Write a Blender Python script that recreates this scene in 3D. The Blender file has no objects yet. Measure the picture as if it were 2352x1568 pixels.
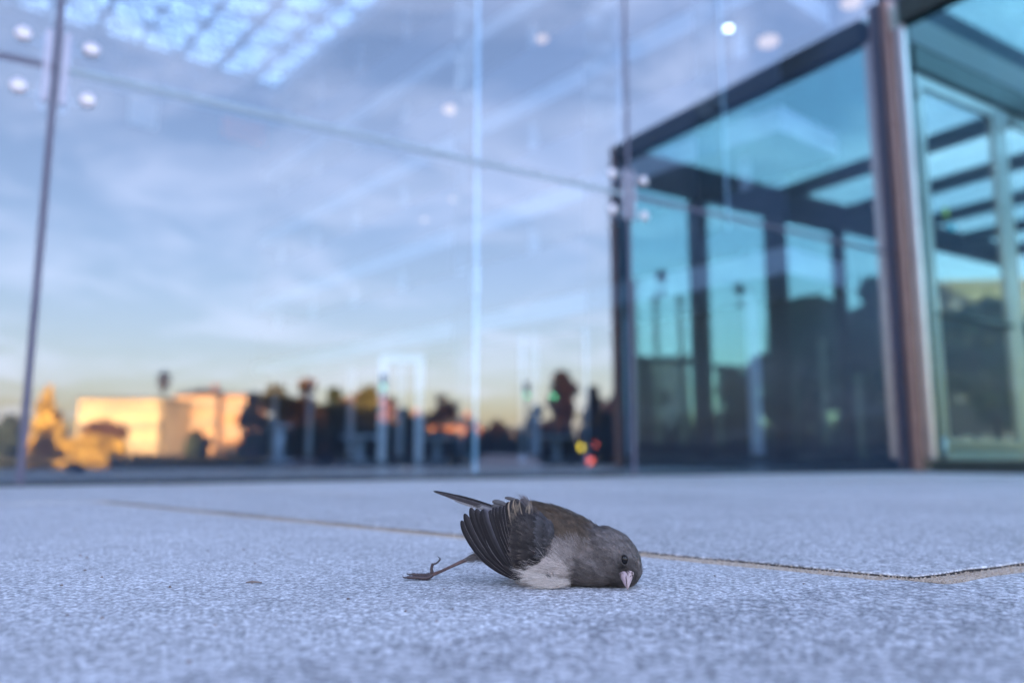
import bpy, bmesh, math, random
import numpy as np
from mathutils import Vector, Matrix, noise
R = math.radians
rng = np.random.default_rng(7)
random.seed(7)
S = bpy.context.scene
COL = S.collection

# ---------------------------------------------------------------- camera, sky, sun, exposure
CAM_H = 0.071
FPX = 1829.0                       # focal length in pixels of a 2352 px wide picture
PITCH = math.atan(266 / FPX)
cd = bpy.data.cameras.new('camera'); cam = bpy.data.objects.new('camera', cd); COL.objects.link(cam)
cam.location = (0, 0, CAM_H); cam.rotation_euler = (R(90) + PITCH, 0, 0)
cd.sensor_width = 36; cd.lens = 28.0; cd.clip_start = 0.01; cd.clip_end = 3000
cd.dof.use_dof = True; cd.dof.focus_distance = 0.441; cd.dof.aperture_fstop = 4.2
S.camera = cam

SUN_EL = R(6.0)
SUN_DIR = Vector((-0.80 * math.cos(SUN_EL), 0.60 * math.cos(SUN_EL), math.sin(SUN_EL)))   # towards the sun
W = bpy.data.worlds.new('World'); S.world = W; W.use_nodes = True
nt = W.node_tree; nt.nodes.clear()
def N(tree, kind, **kw):
    n = tree.nodes.new(kind)
    for k, v in kw.items():
        if k.startswith('i_'):
            n.inputs[int(k[2:]) if k[2:].isdigit() else k[2:]].default_value = v
        else: setattr(n, k, v)
    return n
L = nt.links.new
sky = N(nt, 'ShaderNodeTexSky', sky_type='NISHITA', sun_disc=False, sun_elevation=SUN_EL,
        sun_rotation=math.atan2(SUN_DIR.x, SUN_DIR.y), air_density=1.0, dust_density=2.0, ozone_density=2.0)
tc = N(nt, 'ShaderNodeTexCoord')
sep = N(nt, 'ShaderNodeSeparateXYZ'); L(tc.outputs['Generated'], sep.inputs[0])
zz = N(nt, 'ShaderNodeMath', operation='ADD', i_1=0.12); L(sep.outputs[2], zz.inputs[0])
mx = N(nt, 'ShaderNodeMath', operation='MAXIMUM', i_1=0.05); L(zz.outputs[0], mx.inputs[0])
dv = N(nt, 'ShaderNodeVectorMath', operation='DIVIDE'); L(tc.outputs['Generated'], dv.inputs[0])
cb = N(nt, 'ShaderNodeCombineXYZ', i_2=1.0); L(mx.outputs[0], cb.inputs[0]); L(mx.outputs[0], cb.inputs[1]); L(cb.outputs[0], dv.inputs[1])
ns = N(nt, 'ShaderNodeTexNoise', i_Scale=1.5, i_Detail=6.0, i_Roughness=0.58); ns.inputs['Distortion'].default_value = 0.5
L(dv.outputs[0], ns.inputs['Vector'])
rp = N(nt, 'ShaderNodeValToRGB'); rp.color_ramp.elements[0].position = 0.47; rp.color_ramp.elements[1].position = 0.67
L(ns.outputs['Fac'], rp.inputs[0])
cf = N(nt, 'ShaderNodeMath', operation='MULTIPLY', i_1=0.36); L(rp.outputs[0], cf.inputs[0])
tint = N(nt, 'ShaderNodeMix', data_type='RGBA', blend_type='MULTIPLY'); tint.inputs[0].default_value = 1.0
tint.inputs[7].default_value = (1.20, .92, 1.01, 1)
L(sky.outputs[0], tint.inputs[6])
mixc = N(nt, 'ShaderNodeMix', data_type='RGBA')
L(cf.outputs[0], mixc.inputs[0]); L(tint.outputs[2], mixc.inputs[6]); mixc.inputs[7].default_value = (4.1, 4.15, 5.3, 1)
bg = N(nt, 'ShaderNodeBackground'); bg.inputs[1].default_value = 0.10
L(mixc.outputs[2], bg.inputs[0])
wo = N(nt, 'ShaderNodeOutputWorld'); L(bg.outputs[0], wo.inputs[0])

sd = bpy.data.lights.new('sun', 'SUN'); sd.energy = 4.4; sd.angle = R(0.5); sd.color = (1.0, 0.60, 0.24)
sun = bpy.data.objects.new('sun', sd); COL.objects.link(sun)
sun.rotation_euler = (-SUN_DIR).to_track_quat('-Z', 'Y').to_euler()
sun.location = (0, 0, 30)

S.view_settings.view_transform = 'Standard'; S.view_settings.look = 'None'
S.view_settings.gamma = 1; S.view_settings.exposure = 3.9; S.view_settings.use_curve_mapping = False
S.render.engine = 'CYCLES'
S.cycles.use_denoising = True
S.cycles.max_bounces = 10; S.cycles.transparent_max_bounces = 40; S.cycles.glossy_bounces = 6
S.cycles.sample_clamp_indirect = 6; S.cycles.sample_clamp_direct = 0; S.cycles.caustics_reflective = False

# ---------------------------------------------------------------- measuring helpers
def ray(px, py):
    a = (px - 1176) / FPX; b = (784 - py) / FPX
    c, s = math.cos(PITCH), math.sin(PITCH)
    return Vector((a, c - b * s, s + b * c))
def at_depth(px, py, Y):
    d = ray(px, py); return Vector((0, 0, CAM_H)) + d * (Y / d.y)
def on_ground(px, py, z=0.0):
    d = ray(px, py); return Vector((0, 0, CAM_H)) + d * ((z - CAM_H) / d.z)
def height_at(py, Y):            # height of what stands at distance Y and shows at row py
    d = ray(1176, py); return CAM_H + d.z * Y / d.y
ES = Vector((0.8490, 0.5284, 0)).normalized()       # along the glass wall
ET = Vector((-ES.y, ES.x, 0))                        # into the building
O = on_ground(65, 1117)
def WL(s, t, z=0.0): return Vector((O.x + ES.x * s + ET.x * t, O.y + ES.y * s + ET.y * t, z))
def s_at(px, t=0.0):             # distance along the wall seen at column px (near the ground)
    d = ray(px, 1085); k = d.x / d.y; Q = O + ET * t
    return (k * Q.y - Q.x) / (ES.x - k * ES.y)
T0 = -(O.x * ET.x + O.y * ET.y)                      # the camera's t

# ---------------------------------------------------------------- mesh helpers
class MB:
    def __init__(self): self.v = []; self.f = []; self.c = []
    def add(self, vs, fs, col=None):
        n = len(self.v); self.v += [tuple(p) for p in vs]; self.f += [tuple(i + n for i in f) for f in fs]
        if col is not None: self.c += [col] * len(vs)
    def box(self, c, size, ax=None):
        c = Vector(c); ax = ax or (Vector((1, 0, 0)), Vector((0, 1, 0)), Vector((0, 0, 1)))
        h = [s / 2 for s in size]; vs = []
        for i in (-1, 1):
            for j in (-1, 1):
                for k in (-1, 1): vs.append(c + ax[0] * (i * h[0]) + ax[1] * (j * h[1]) + ax[2] * (k * h[2]))
        self.add(vs, [(0, 1, 3, 2), (4, 6, 7, 5), (0, 4, 5, 1), (2, 3, 7, 6), (0, 2, 6, 4), (1, 5, 7, 3)])
    def tube(self, pts, rs, n=8, cap=True, sq=1.0):
        pts = [Vector(p) for p in pts]
        if not hasattr(rs, '__len__'): rs = [rs] * len(pts)
        vs = []; fs = []; up = None
        for i, p in enumerate(pts):
            t = (pts[min(i + 1, len(pts) - 1)] - pts[max(i - 1, 0)]).normalized()
            if up is None:
                up = Vector((0, 0, 1)) if abs(t.z) < .9 else Vector((1, 0, 0))
            a = t.cross(up).normalized(); b = a.cross(t).normalized(); up = b
            for k in range(n):
                th = 2 * math.pi * k / n
                vs.append(p + a * (math.cos(th) * rs[i]) + b * (math.sin(th) * rs[i] * sq))
        for i in range(len(pts) - 1):
            for k in range(n):
                k2 = (k + 1) % n; fs.append((i * n + k, i * n + k2, (i + 1) * n + k2, (i + 1) * n + k))
        if cap:
            fs.append(tuple(range(n))[::-1]); m = (len(pts) - 1) * n; fs.append(tuple(range(m, m + n)))
        self.add(vs, fs)
    def ball(self, c, r, nu=12, nv=8):
        c = Vector(c); r = r if hasattr(r, '__len__') else (r, r, r); vs = [c + Vector((0, 0, r[2]))]; fs = []
        for i in range(1, nv):
            ph = math.pi * i / nv
            for k in range(nu):
                th = 2 * math.pi * k / nu
                vs.append(c + Vector((r[0] * math.sin(ph) * math.cos(th), r[1] * math.sin(ph) * math.sin(th), r[2] * math.cos(ph))))
        vs.append(c - Vector((0, 0, r[2])))
        for k in range(nu): fs.append((0, 1 + k, 1 + (k + 1) % nu))
        for i in range(nv - 2):
            for k in range(nu):
                a = 1 + i * nu; k2 = (k + 1) % nu; fs.append((a + k, a + nu + k, a + nu + k2, a + k2))
        m = len(vs) - 1; a = 1 + (nv - 2) * nu
        for k in range(nu): fs.append((m, a + (k + 1) % nu, a + k))
        self.add(vs, fs)
    def prism(self, poly, z0, z1):
        n = len(poly); vs = [(p[0], p[1], z0) for p in poly] + [(p[0], p[1], z1) for p in poly]
        ar = sum(poly[i][0] * poly[(i + 1) % n][1] - poly[(i + 1) % n][0] * poly[i][1] for i in range(n))
        fs = [tuple(range(n))[::-1], tuple(range(n, 2 * n))] + [(i, (i + 1) % n, (i + 1) % n + n, i + n) for i in range(n)]
        if ar < 0: fs = [f[::-1] for f in fs]
        self.add(vs, fs)
    def build(self, name, mat, parent=None, smooth=False, col=None):
        return arr_obj(name, self.v, self.f, mat, parent, smooth, self.c or None)
def arr_obj(name, V, F, mat, parent=None, smooth=False, cols=None):
    me = bpy.data.meshes.new(name); me.from_pydata([tuple(map(float, p)) for p in V] if not isinstance(V, np.ndarray) else V.tolist(), [], F if isinstance(F, list) else F.tolist())
    if cols is not None:
        a = me.color_attributes.new('Col', 'FLOAT_COLOR', 'POINT')
        c = np.ones((len(V), 4)); c[:, :3] = np.asarray(cols)[:, :3]; a.data.foreach_set('color', c.ravel())
    if smooth: me.polygons.foreach_set('use_smooth', [True] * len(me.polygons))
    me.materials.append(mat); me.update()
    o = bpy.data.objects.new(name, me); COL.objects.link(o)
    if parent is not None: put(o, parent)
    return o
def put(o, parent):
    o.parent = parent; o.matrix_parent_inverse = Matrix.Translation(parent_world(parent)).inverted() if True else None
def parent_world(p):
    v = Vector(p.location)
    if p.parent is not None: v = v * 1.0
    return v if p.parent is None else Vector((0, 0, 0)) + v
def empty(name, loc, label, cat, group=None):
    o = bpy.data.objects.new(name, None); COL.objects.link(o); o.location = loc; o.empty_display_size = .1
    return tag(o, label, cat, group)
def tag(o, label, cat, group=None):
    o['label'] = label; o['category'] = cat
    if group: o['group'] = group
    return o
def struct(o): o['kind'] = 'structure'; return o
def stuff(o): o['kind'] = 'stuff'; return o

# ---------------------------------------------------------------- materials
def mat(name, col, rough=.6, metal=0., var=0., vscale=20., bump=0., bscale=60., spec=.5, emit=None, estr=0, attr=False, coords='Object'):
    m = bpy.data.materials.new(name); m.use_nodes = True; t = m.node_tree; b = t.nodes['Principled BSDF']
    b.inputs['Roughness'].default_value = rough; b.inputs['Metallic'].default_value = metal
    b.inputs['Specular IOR Level'].default_value = spec
    b.inputs['Base Color'].default_value = (*col, 1)
    if emit: b.inputs['Emission Color'].default_value = (*emit, 1); b.inputs['Emission Strength'].default_value = estr
    tcn = N(t, 'ShaderNodeTexCoord')
    src = None
    if attr:
        at = N(t, 'ShaderNodeAttribute', attribute_name='Col'); src = at.outputs['Color']
    if var > 0:
        n = N(t, 'ShaderNodeTexNoise', i_Scale=vscale, i_Detail=5.0, i_Roughness=.6); t.links.new(tcn.outputs[coords], n.inputs['Vector'])
        mr = N(t, 'ShaderNodeMapRange', i_1=.25, i_2=.75, i_3=1 - var, i_4=1 + var); t.links.new(n.outputs['Fac'], mr.inputs[0])
        mm = N(t, 'ShaderNodeMix', data_type='RGBA', blend_type='MULTIPLY'); mm.inputs[0].default_value = 1
        if src: t.links.new(src, mm.inputs[6])
        else: mm.inputs[6].default_value = (*col, 1)
        cc = N(t, 'ShaderNodeCombineColor'); [t.links.new(mr.outputs[0], cc.inputs[i]) for i in range(3)]
        t.links.new(cc.outputs[0], mm.inputs[7]); src = mm.outputs[2]
    if src: t.links.new(src, b.inputs['Base Color'])
    if bump > 0:
        n = N(t, 'ShaderNodeTexNoise', i_Scale=bscale, i_Detail=4.0); t.links.new(tcn.outputs[coords], n.inputs['Vector'])
        bp = N(t, 'ShaderNodeBump'); bp.inputs['Strength'].default_value = bump; bp.inputs['Distance'].default_value = 1.0 / bscale * .3
        t.links.new(n.outputs['Fac'], bp.inputs['Height']); t.links.new(bp.outputs[0], b.inputs['Normal'])
    return m
def glass(name, tint=(.9, .95, .97), refl=.3, gtint=(1, 1, 1), streak=0.):
    m = bpy.data.materials.new(name); m.use_nodes = True; t = m.node_tree; t.nodes.clear()
    tr = N(t, 'ShaderNodeBsdfTransparent'); tr.inputs[0].default_value = (*tint, 1)
    gl = N(t, 'ShaderNodeBsdfGlossy'); gl.inputs['Roughness'].default_value = 0.0; gl.inputs['Color'].default_value = (*gtint, 1)
    fr = N(t, 'ShaderNodeFresnel', i_0=1.5)
    mu = N(t, 'ShaderNodeMath', operation='MULTIPLY_ADD', i_1=1 - refl, i_2=refl); t.links.new(fr.outputs[0], mu.inputs[0])
    ge = N(t, 'ShaderNodeNewGeometry'); iv = N(t, 'ShaderNodeMath', operation='SUBTRACT', i_0=1.0); t.links.new(ge.outputs['Backfacing'], iv.inputs[1])
    m2 = N(t, 'ShaderNodeMath', operation='MULTIPLY'); t.links.new(mu.outputs[0], m2.inputs[0]); t.links.new(iv.outputs[0], m2.inputs[1])
    ms = N(t, 'ShaderNodeMixShader'); t.links.new(m2.outputs[0], ms.inputs[0]); t.links.new(tr.outputs[0], ms.inputs[1]); t.links.new(gl.outputs[0], ms.inputs[2])
    o = N(t, 'ShaderNodeOutputMaterial'); t.links.new(ms.outputs[0], o.inputs[0])
    return m
def granite(name, a, b, dark):
    m = bpy.data.materials.new(name); m.use_nodes = True; t = m.node_tree; bs = t.nodes['Principled BSDF']
    ge = N(t, 'ShaderNodeNewGeometry'); P = ge.outputs['Position']
    n1 = N(t, 'ShaderNodeTexNoise', i_Scale=430., i_Detail=4.0, i_Roughness=.65); t.links.new(P, n1.inputs['Vector'])
    n2 = N(t, 'ShaderNodeTexNoise', i_Scale=60., i_Detail=4.0, i_Roughness=.6); t.links.new(P, n2.inputs['Vector'])
    n3 = N(t, 'ShaderNodeTexNoise', i_Scale=5., i_Detail=4.0, i_Roughness=.6); t.links.new(P, n3.inputs['Vector'])
    vo = N(t, 'ShaderNodeTexVoronoi', i_Scale=640.); t.links.new(P, vo.inputs['Vector'])
    r1 = N(t, 'ShaderNodeValToRGB'); e = r1.color_ramp.elements; e[0].position = .36; e[0].color = (*dark, 1); e[1].position = .68; e[1].color = (*b, 1)
    x = e.new(.5); x.color = (*a, 1)
    t.links.new(n1.outputs['Fac'], r1.inputs[0])
    vc = N(t, 'ShaderNodeSeparateColor'); t.links.new(vo.outputs['Color'], vc.inputs[0])
    mr = N(t, 'ShaderNodeMapRange', i_1=0., i_2=1., i_3=.52, i_4=1.48); t.links.new(vc.outputs[0], mr.inputs[0])
    m2 = N(t, 'ShaderNodeMapRange', i_1=.3, i_2=.7, i_3=.82, i_4=1.15); t.links.new(n2.outputs['Fac'], m2.inputs[0])
    m3 = N(t, 'ShaderNodeMapRange', i_1=.3, i_2=.7, i_3=.84, i_4=1.12); t.links.new(n3.outputs['Fac'], m3.inputs[0])
    q = N(t, 'ShaderNodeMath', operation='MULTIPLY'); t.links.new(mr.outputs[0], q.inputs[0]); t.links.new(m2.outputs[0], q.inputs[1])
    q2 = N(t, 'ShaderNodeMath', operation='MULTIPLY'); t.links.new(q.outputs[0], q2.inputs[0]); t.links.new(m3.outputs[0], q2.inputs[1])
    vm = N(t, 'ShaderNodeVectorMath', operation='SCALE'); t.links.new(r1.outputs[0], vm.inputs[0]); t.links.new(q2.outputs[0], vm.inputs[3])
    fl = N(t, 'ShaderNodeTexNoise', i_Scale=210., i_Detail=3.0, i_Roughness=.55); t.links.new(P, fl.inputs['Vector'])
    fr = N(t, 'ShaderNodeMapRange', i_1=.56, i_2=.66, i_3=0., i_4=.55); t.links.new(fl.outputs['Fac'], fr.inputs[0])
    fd = N(t, 'ShaderNodeMapRange', i_1=.45, i_2=.36, i_3=0., i_4=.65); t.links.new(fl.outputs['Fac'], fd.inputs[0])
    x1 = N(t, 'ShaderNodeMix', data_type='RGBA'); t.links.new(fr.outputs[0], x1.inputs[0]); t.links.new(vm.outputs[0], x1.inputs[6]); x1.inputs[7].default_value = (*[min(.86, q_ * 1.25) for q_ in b], 1)
    x2 = N(t, 'ShaderNodeMix', data_type='RGBA'); t.links.new(fd.outputs[0], x2.inputs[0]); t.links.new(x1.outputs[2], x2.inputs[6]); x2.inputs[7].default_value = (*dark, 1)
    oi = N(t, 'ShaderNodeObjectInfo'); om = N(t, 'ShaderNodeMapRange', i_1=0., i_2=1., i_3=.90, i_4=1.06); t.links.new(oi.outputs['Random'], om.inputs[0])
    st_ = N(t, 'ShaderNodeTexNoise', i_Scale=16., i_Detail=6.0, i_Roughness=.7); t.links.new(P, st_.inputs['Vector'])
    sm = N(t, 'ShaderNodeMapRange', i_1=.56, i_2=.70, i_3=1., i_4=.80); t.links.new(st_.outputs['Fac'], sm.inputs[0])
    sp_ = N(t, 'ShaderNodeTexVoronoi', i_Scale=34.); t.links.new(P, sp_.inputs['Vector'])
    s2_ = N(t, 'ShaderNodeMapRange', i_1=.05, i_2=.10, i_3=.66, i_4=1.); t.links.new(sp_.outputs['Distance'], s2_.inputs[0])
    pa = N(t, 'ShaderNodeMath', operation='MULTIPLY'); t.links.new(om.outputs[0], pa.inputs[0]); t.links.new(sm.outputs[0], pa.inputs[1])
    pb = N(t, 'ShaderNodeMath', operation='MULTIPLY'); t.links.new(pa.outputs[0], pb.inputs[0]); t.links.new(s2_.outputs[0], pb.inputs[1])
    sv = N(t, 'ShaderNodeVectorMath', operation='SCALE'); t.links.new(x2.outputs[2], sv.inputs[0]); t.links.new(pb.outputs[0], sv.inputs[3])
    t.links.new(sv.outputs[0], bs.inputs['Base Color'])
    bs.inputs['Roughness'].default_value = .55; bs.inputs['Specular IOR Level'].default_value = .5
    ad = N(t, 'ShaderNodeMath', operation='MULTIPLY_ADD', i_1=.35); t.links.new(n2.outputs['Fac'], ad.inputs[0]); t.links.new(n1.outputs['Fac'], ad.inputs[2])
    bp = N(t, 'ShaderNodeBump'); bp.inputs['Strength'].default_value = .8; bp.inputs['Distance'].default_value = .0008
    t.links.new(ad.outputs[0], bp.inputs['Height']); t.links.new(bp.outputs[0], bs.inputs['Normal'])
    return m
M = {}
M['granite'] = granite('granite', (.48, .485, .49), (.76, .765, .77), (.19, .19, .20))
M['granite_dark'] = granite('granite_dark', (.44, .445, .455), (.70, .705, .715), (.17, .17, .18))
M['mortar'] = mat('sandy_mortar', (.46, .37, .28), .9, var=.75, vscale=420, bump=1., bscale=500)
M['grit'] = mat('grit_grains', (.20, .16, .14), .9, var=.5, vscale=30)
M['sand'] = mat('sand_grains', (.42, .34, .26), .9, var=.8, vscale=700)
M['dirt_shade'] = mat('joint_dirt_shade', (.035, .03, .027), .95, var=.3, vscale=300)
M['asphalt'] = mat('asphalt', (.05, .05, .055), .85, var=.3, vscale=4)
M['pave'] = mat('pale_concrete', (.2, .2, .2), .8, var=.25, vscale=3)
M['lawn'] = mat('lawn', (.035, .05, .02), .9, var=.4, vscale=2)
M['glass'] = glass('coated_glass', (.70, .81, .88), .135, (.86, .94, .98))
M['doorglass'] = glass('reflective_teal_glass', (.6, .80, .85), .32, (1., .86, .84))
M['teal'] = glass('teal_glass', (.76, .97, .96), .04, (.75, .95, 1))
M['sideglass'] = glass('side_glass', (.80, .955, .955), .03, (.8, .95, 1))
M['roofglass'] = glass('roof_glass', (.54, .65, .70), .08)
M['smoke'] = glass('smoked_glass', (.35, .40, .45), .10)
M['seal'] = mat('dark_silicone', (.07, .07, .11), .5, var=.1)
M['lightseal'] = mat('pale_glass_edge', (.21, .28, .31), .3, var=.1)
M['edge'] = mat('pale_fin_edge', (.68, .80, .82), .25, var=.08)
M['steel'] = mat('brushed_steel', (.60, .555, .54), .28, 1., var=.06, vscale=8, bump=.15, bscale=90)
M['satin'] = mat('satin_steel', (.62, .58, .60), .3, .3, var=.06, vscale=30)
M['bracket'] = mat('bracket_steel', (.34, .34, .40), .45, .3, var=.1)
M['bronze'] = mat('bronze_metal', (.22, .145, .13), .38, .6, var=.12, vscale=12)
M['darkmetal'] = mat('dark_metal', (.035, .05, .047), .45, .3, var=.1, vscale=10)
M['doorsteel'] = mat('door_frame_steel', (.40, .345, .33), .32, 1., var=.08, vscale=8)
M['kick'] = mat('kick_plate', (.36, .32, .29), .4, .6, var=.1)
M['black'] = mat('black_sticker', (.012, .012, .014), .6)
M['yellow'] = mat('yellow_green_sticker', (.42, .5, .02), .6)
M['cyan'] = mat('cyan_sticker', (.08, .5, .62), .6)
M['white'] = mat('white_paint', (.72, .74, .76), .5, var=.06)
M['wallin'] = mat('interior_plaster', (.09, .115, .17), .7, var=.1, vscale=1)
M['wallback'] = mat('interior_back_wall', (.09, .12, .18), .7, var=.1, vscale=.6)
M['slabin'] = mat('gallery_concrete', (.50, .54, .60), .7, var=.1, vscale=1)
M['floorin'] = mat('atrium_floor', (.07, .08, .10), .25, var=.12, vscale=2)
M['redpanel'] = mat('red_banner', (.85, .22, .14), .7, var=.1)
M['wood'] = mat('dark_bark', (.05, .035, .025), .9, var=.3, vscale=8)
M['leafdark'] = mat('dark_leaves', (.03, .05, .028), .7, attr=True)
M['leaf'] = M['leafdark']
M['brick'] = mat('red_brick', (.26, .10, .07), .85, var=.2, vscale=1.2)
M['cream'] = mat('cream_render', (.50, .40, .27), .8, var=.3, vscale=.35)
M['peach'] = mat('peach_render', (.42, .27, .18), .8, var=.3, vscale=.5)
M['orange'] = mat('orange_stone', (.48, .26, .14), .8, var=.15, vscale=.5)
M['grey'] = mat('grey_render', (.28, .28, .29), .8, var=.12, vscale=.5)
M['darkwall'] = mat('dark_cladding', (.045, .05, .06), .7, var=.2, vscale=.5)
M['roof'] = mat('roof_slate', (.07, .065, .07), .8, var=.2)
M['winglass'] = mat('window_glass', (.03, .04, .05), .08, spec=.8)
M['skin'] = mat('skin', (.42, .25, .19), .55)
M['cloth_dark'] = mat('navy_cloth', (.02, .024, .04), .9)
M['cloth_red'] = mat('red_cloth', (.45, .04, .03), .9)
M['cloth_gray'] = mat('grey_cloth', (.16, .16, .18), .9)
M['hair'] = mat('dark_hair', (.02, .014, .01), .6)
M['rubber'] = mat('black_rubber', (.015, .015, .016), .8)
M['carblue'] = mat('dark_blue_car_paint', (.02, .03, .06), .25, spec=.7)
M['carsilver'] = mat('silver_car_paint', (.35, .36, .38), .25, .6)
def lamp(name, col, s): return mat(name, (.02, .02, .02), emit=col, estr=s)
M['green_on'] = lamp('green_signal_lens', (.2, 1., .5), .8)
M['yellow_on'] = lamp('amber_lens', (1., .72, .05), .9)
M['red_on'] = lamp('red_lens', (1., .14, .08), .8)
M['warm_on'] = lamp('warm_lamp', (1., .58, .42), .085)
M['white_on'] = lamp('white_lamp', (1., .97, .92), .6)
M['sticker'] = M['black']

# ---------------------------------------------------------------- ground and pavement
EDGE_T = -3.4
def gz(t):                                   # terrain outside drops away from the plaza
    if t > EDGE_T - .02: return -0.035
    return -0.45 - 0.045 * min(-(t - EDGE_T), 90)
ts = [300, 60, 0, EDGE_T, EDGE_T - .01, EDGE_T - .03, -6, -10, -20, -40, -70, -93.4, -200, -900]
tz = [-.035, -.035, -.035, -.035, -.035, -.45] + [gz(t) for t in ts[6:]]
V = []; F = []
ss = [-900, -200, -60, 0, 60, 200, 900]
for t, z in zip(ts, tz):
    for s in ss: V.append(WL(s, t, z))
n = len(ss)
for i in range(len(ts) - 1):
    for j in range(n - 1): F.append((i * n + j, (i + 1) * n + j, (i + 1) * n + j + 1, i * n + j + 1))
struct(arr_obj('ground', V, F, M['pave']))
# mortar bed under the slabs
mb = MB(); a = [WL(-9, EDGE_T + .02), WL(12, EDGE_T + .02), WL(12, .05), WL(-9, .05)]
# a fine sheet so the joint is really sandy and uneven close to the bird
mbed = MB(); mbed.prism([(p.x, p.y) for p in a], -.03, -.012)
pavement = bpy.data.objects.new('pavement', None); COL.objects.link(pavement); struct(pavement); pavement.location = (0, 0, 0)
mbed.build('mortar_bed', M['dirt_shade'], pavement)
C0 = on_ground(2128, 1336)
dA = Vector((-.733, .680, 0)).normalized()   # joint running away to the left behind the bird
dB = Vector((.848, .530, 0)).normalized()
def clip_poly(poly, p, nrm):                 # keep the side nrm points to
    out = []
    for i in range(len(poly)):
        a, b = poly[i], poly[(i + 1) % len(poly)]; da, db = (a - p).dot(nrm), (b - p).dot(nrm)
        if da >= 0: out.append(a)
        if (da >= 0) != (db >= 0): out.append(a + (b - a) * (da / (da - db)))
    return out
ROW, LEN, GAP = 1.25, .92, .025
def slab(poly, zoff, m, seed, fine):
    c = sum(poly, Vector((0, 0, 0))) / len(poly)
    step = .004 if fine else .12
    ring = []
    for i in range(len(poly)):
        a, b = poly[i], poly[(i + 1) % len(poly)]; Ln = (b - a).length; k = max(1, int(Ln / step))
        for j in range(k):
            p = a.lerp(b, j / k)
            nrm = Vector((-(b - a).y, (b - a).x, 0)).normalized()
            w = (noise.noise(p * 90 + Vector((seed, 0, 0))) * .0006 + noise.noise(p * 26) * .0042) if fine else 0
            ring.append(p + nrm * w)
    n = len(ring); V = []; 
    for off, z in ((0.0, -.02), (0.0, zoff - .0009), (.0002, zoff - .0003), (.0007, zoff)):
        for p in ring:
            d = (c - p).normalized(); q = p + d * off
            jz = 0
            V.append((q.x, q.y, z + jz))
    F = [tuple(range(3 * n, 4 * n))]
    for k in range(3):
        for i in range(n): j = (i + 1) % n; F.append((k * n + i, k * n + j, (k + 1) * n + j, (k + 1) * n + i))
    o = arr_obj('paver', V, F, m, pavement); o.data.materials.append(M['dirt_shade'])
    for i_ in range(1, 1 + n): o.data.polygons[i_].material_index = 1  # side faces painted dark for the shadow gap along the slab
def joint_strip(p0, p1, wdir, w0, w1):
    n = max(2, int((p1 - p0).length / .01)); V = []; F = []
    for i in range(n + 1):
        p = p0.lerp(p1, i / n); e0 = w0 - .002; e1 = w1 + noise.noise(p * 80 + Vector((5, 5, 5))) * .0016 - .0006
        zt = .0001 + noise.noise(p * 25) * .0004
        for a, z in ((e0, -.011), (e0, zt - .0004), ((e0 + e1) / 2, zt), (e1, zt - .0006), (e1, -.011)): q = p + wdir * a; V.append((q.x, q.y, z))
    for i in range(n):
        for j in range(4): F.append((i * 5 + j, i * 5 + j + 1, i * 5 + j + 6, i * 5 + j + 5))
    arr_obj('mortar_joint', V, F, M['mortar'], pavement)
def clip_seg(a, b, lims):
    t0, t1 = 0., 1.
    for p, nn in lims:
        da, db = (a - p).dot(nn), (b - p).dot(nn)
        if da < 0 and db < 0: return None
        if da < 0: t0 = max(t0, da / (da - db))
        elif db < 0: t1 = min(t1, da / (da - db))
    return (a.lerp(b, t0), a.lerp(b, t1)) if t1 > t0 else None
k = 0
lim = [(WL(0, EDGE_T + .03), ET), (WL(0, .03), -ET), (WL(-8.5, 0), ES), (WL(11.5, 0), -ES)]
for r in range(-6, 9):
    shift = 0 if r in (0, -1) else (LEN * .5 if r % 2 else 0.0); g = GAP / 2
    base = C0 + dA * (r * ROW)
    for x0, x1 in (((0.0, 16),) if r == 0 else ((-16, 16),)):
        sg = clip_seg(base + dB * x0, base + dB * x1, lim)
        if sg: joint_strip(sg[0], sg[1], dA, -g + (g * 1.7 if False else 0) , g - .002)
    for q in range(-18, 18):
        if r == -1 and q == 0: continue
        p = base + dB * (q * LEN + shift); sg = clip_seg(p + dA * (g + .001), p + dA * (ROW - g - .001), lim)
        if sg: joint_strip(sg[0], sg[1], dB, -g, g - .0026)
for r in range(-6, 9):
    shift = 0 if r in (0, -1) else (LEN * .5 if r % 2 else 0.0)
    for q in range(-18, 18):
        base = C0 + dA * (r * ROW) + dB * (q * LEN + shift)
        g = GAP / 2
        poly = [base + dA * g + dB * g, base + dA * g + dB * (LEN - g), base + dA * (ROW - g) + dB * (LEN - g), base + dA * (ROW - g) + dB * g]
        if r == -1 and q <= -1: poly[2] = poly[2] + dA * (2 * g - .0009); poly[3] = poly[3] + dA * (2 * g - .0009)
        if r == -1 and q == 0: poly[0] = poly[0] - dB * (2 * g - .0012); poly[3] = poly[3] - dB * (2 * g - .0012)
        for p, nn in lim:
            poly = clip_poly(poly, p, nn)
            if len(poly) < 3: break
        if len(poly) < 3: continue
        cx = sum(poly, Vector()) / len(poly)
        ar = abs(sum(poly[i].x * poly[(i + 1) % len(poly)].y - poly[(i + 1) % len(poly)].x * poly[i].y for i in range(len(poly)))) / 2
        if ar < .02: continue
        a2 = sum(poly[i].x * poly[(i + 1) % len(poly)].y - poly[(i + 1) % len(poly)].x * poly[i].y for i in range(len(poly)))
        if a2 < 0: poly = poly[::-1]
        z = 0.0 if (r == 0 and q == -1) else (.0012 if (r == 0 and q == 0) else (.0016 if (r == -1 and q <= -1) else random.uniform(-.0008, .0012)))
        k += 1
        slab(poly, z, M['granite_dark'] if (r == -1 and q <= -1) else M['granite'], k, abs(cx.x) < 1.2 and -.4 < cx.y < 1.5 and abs(r) < 2)
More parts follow.
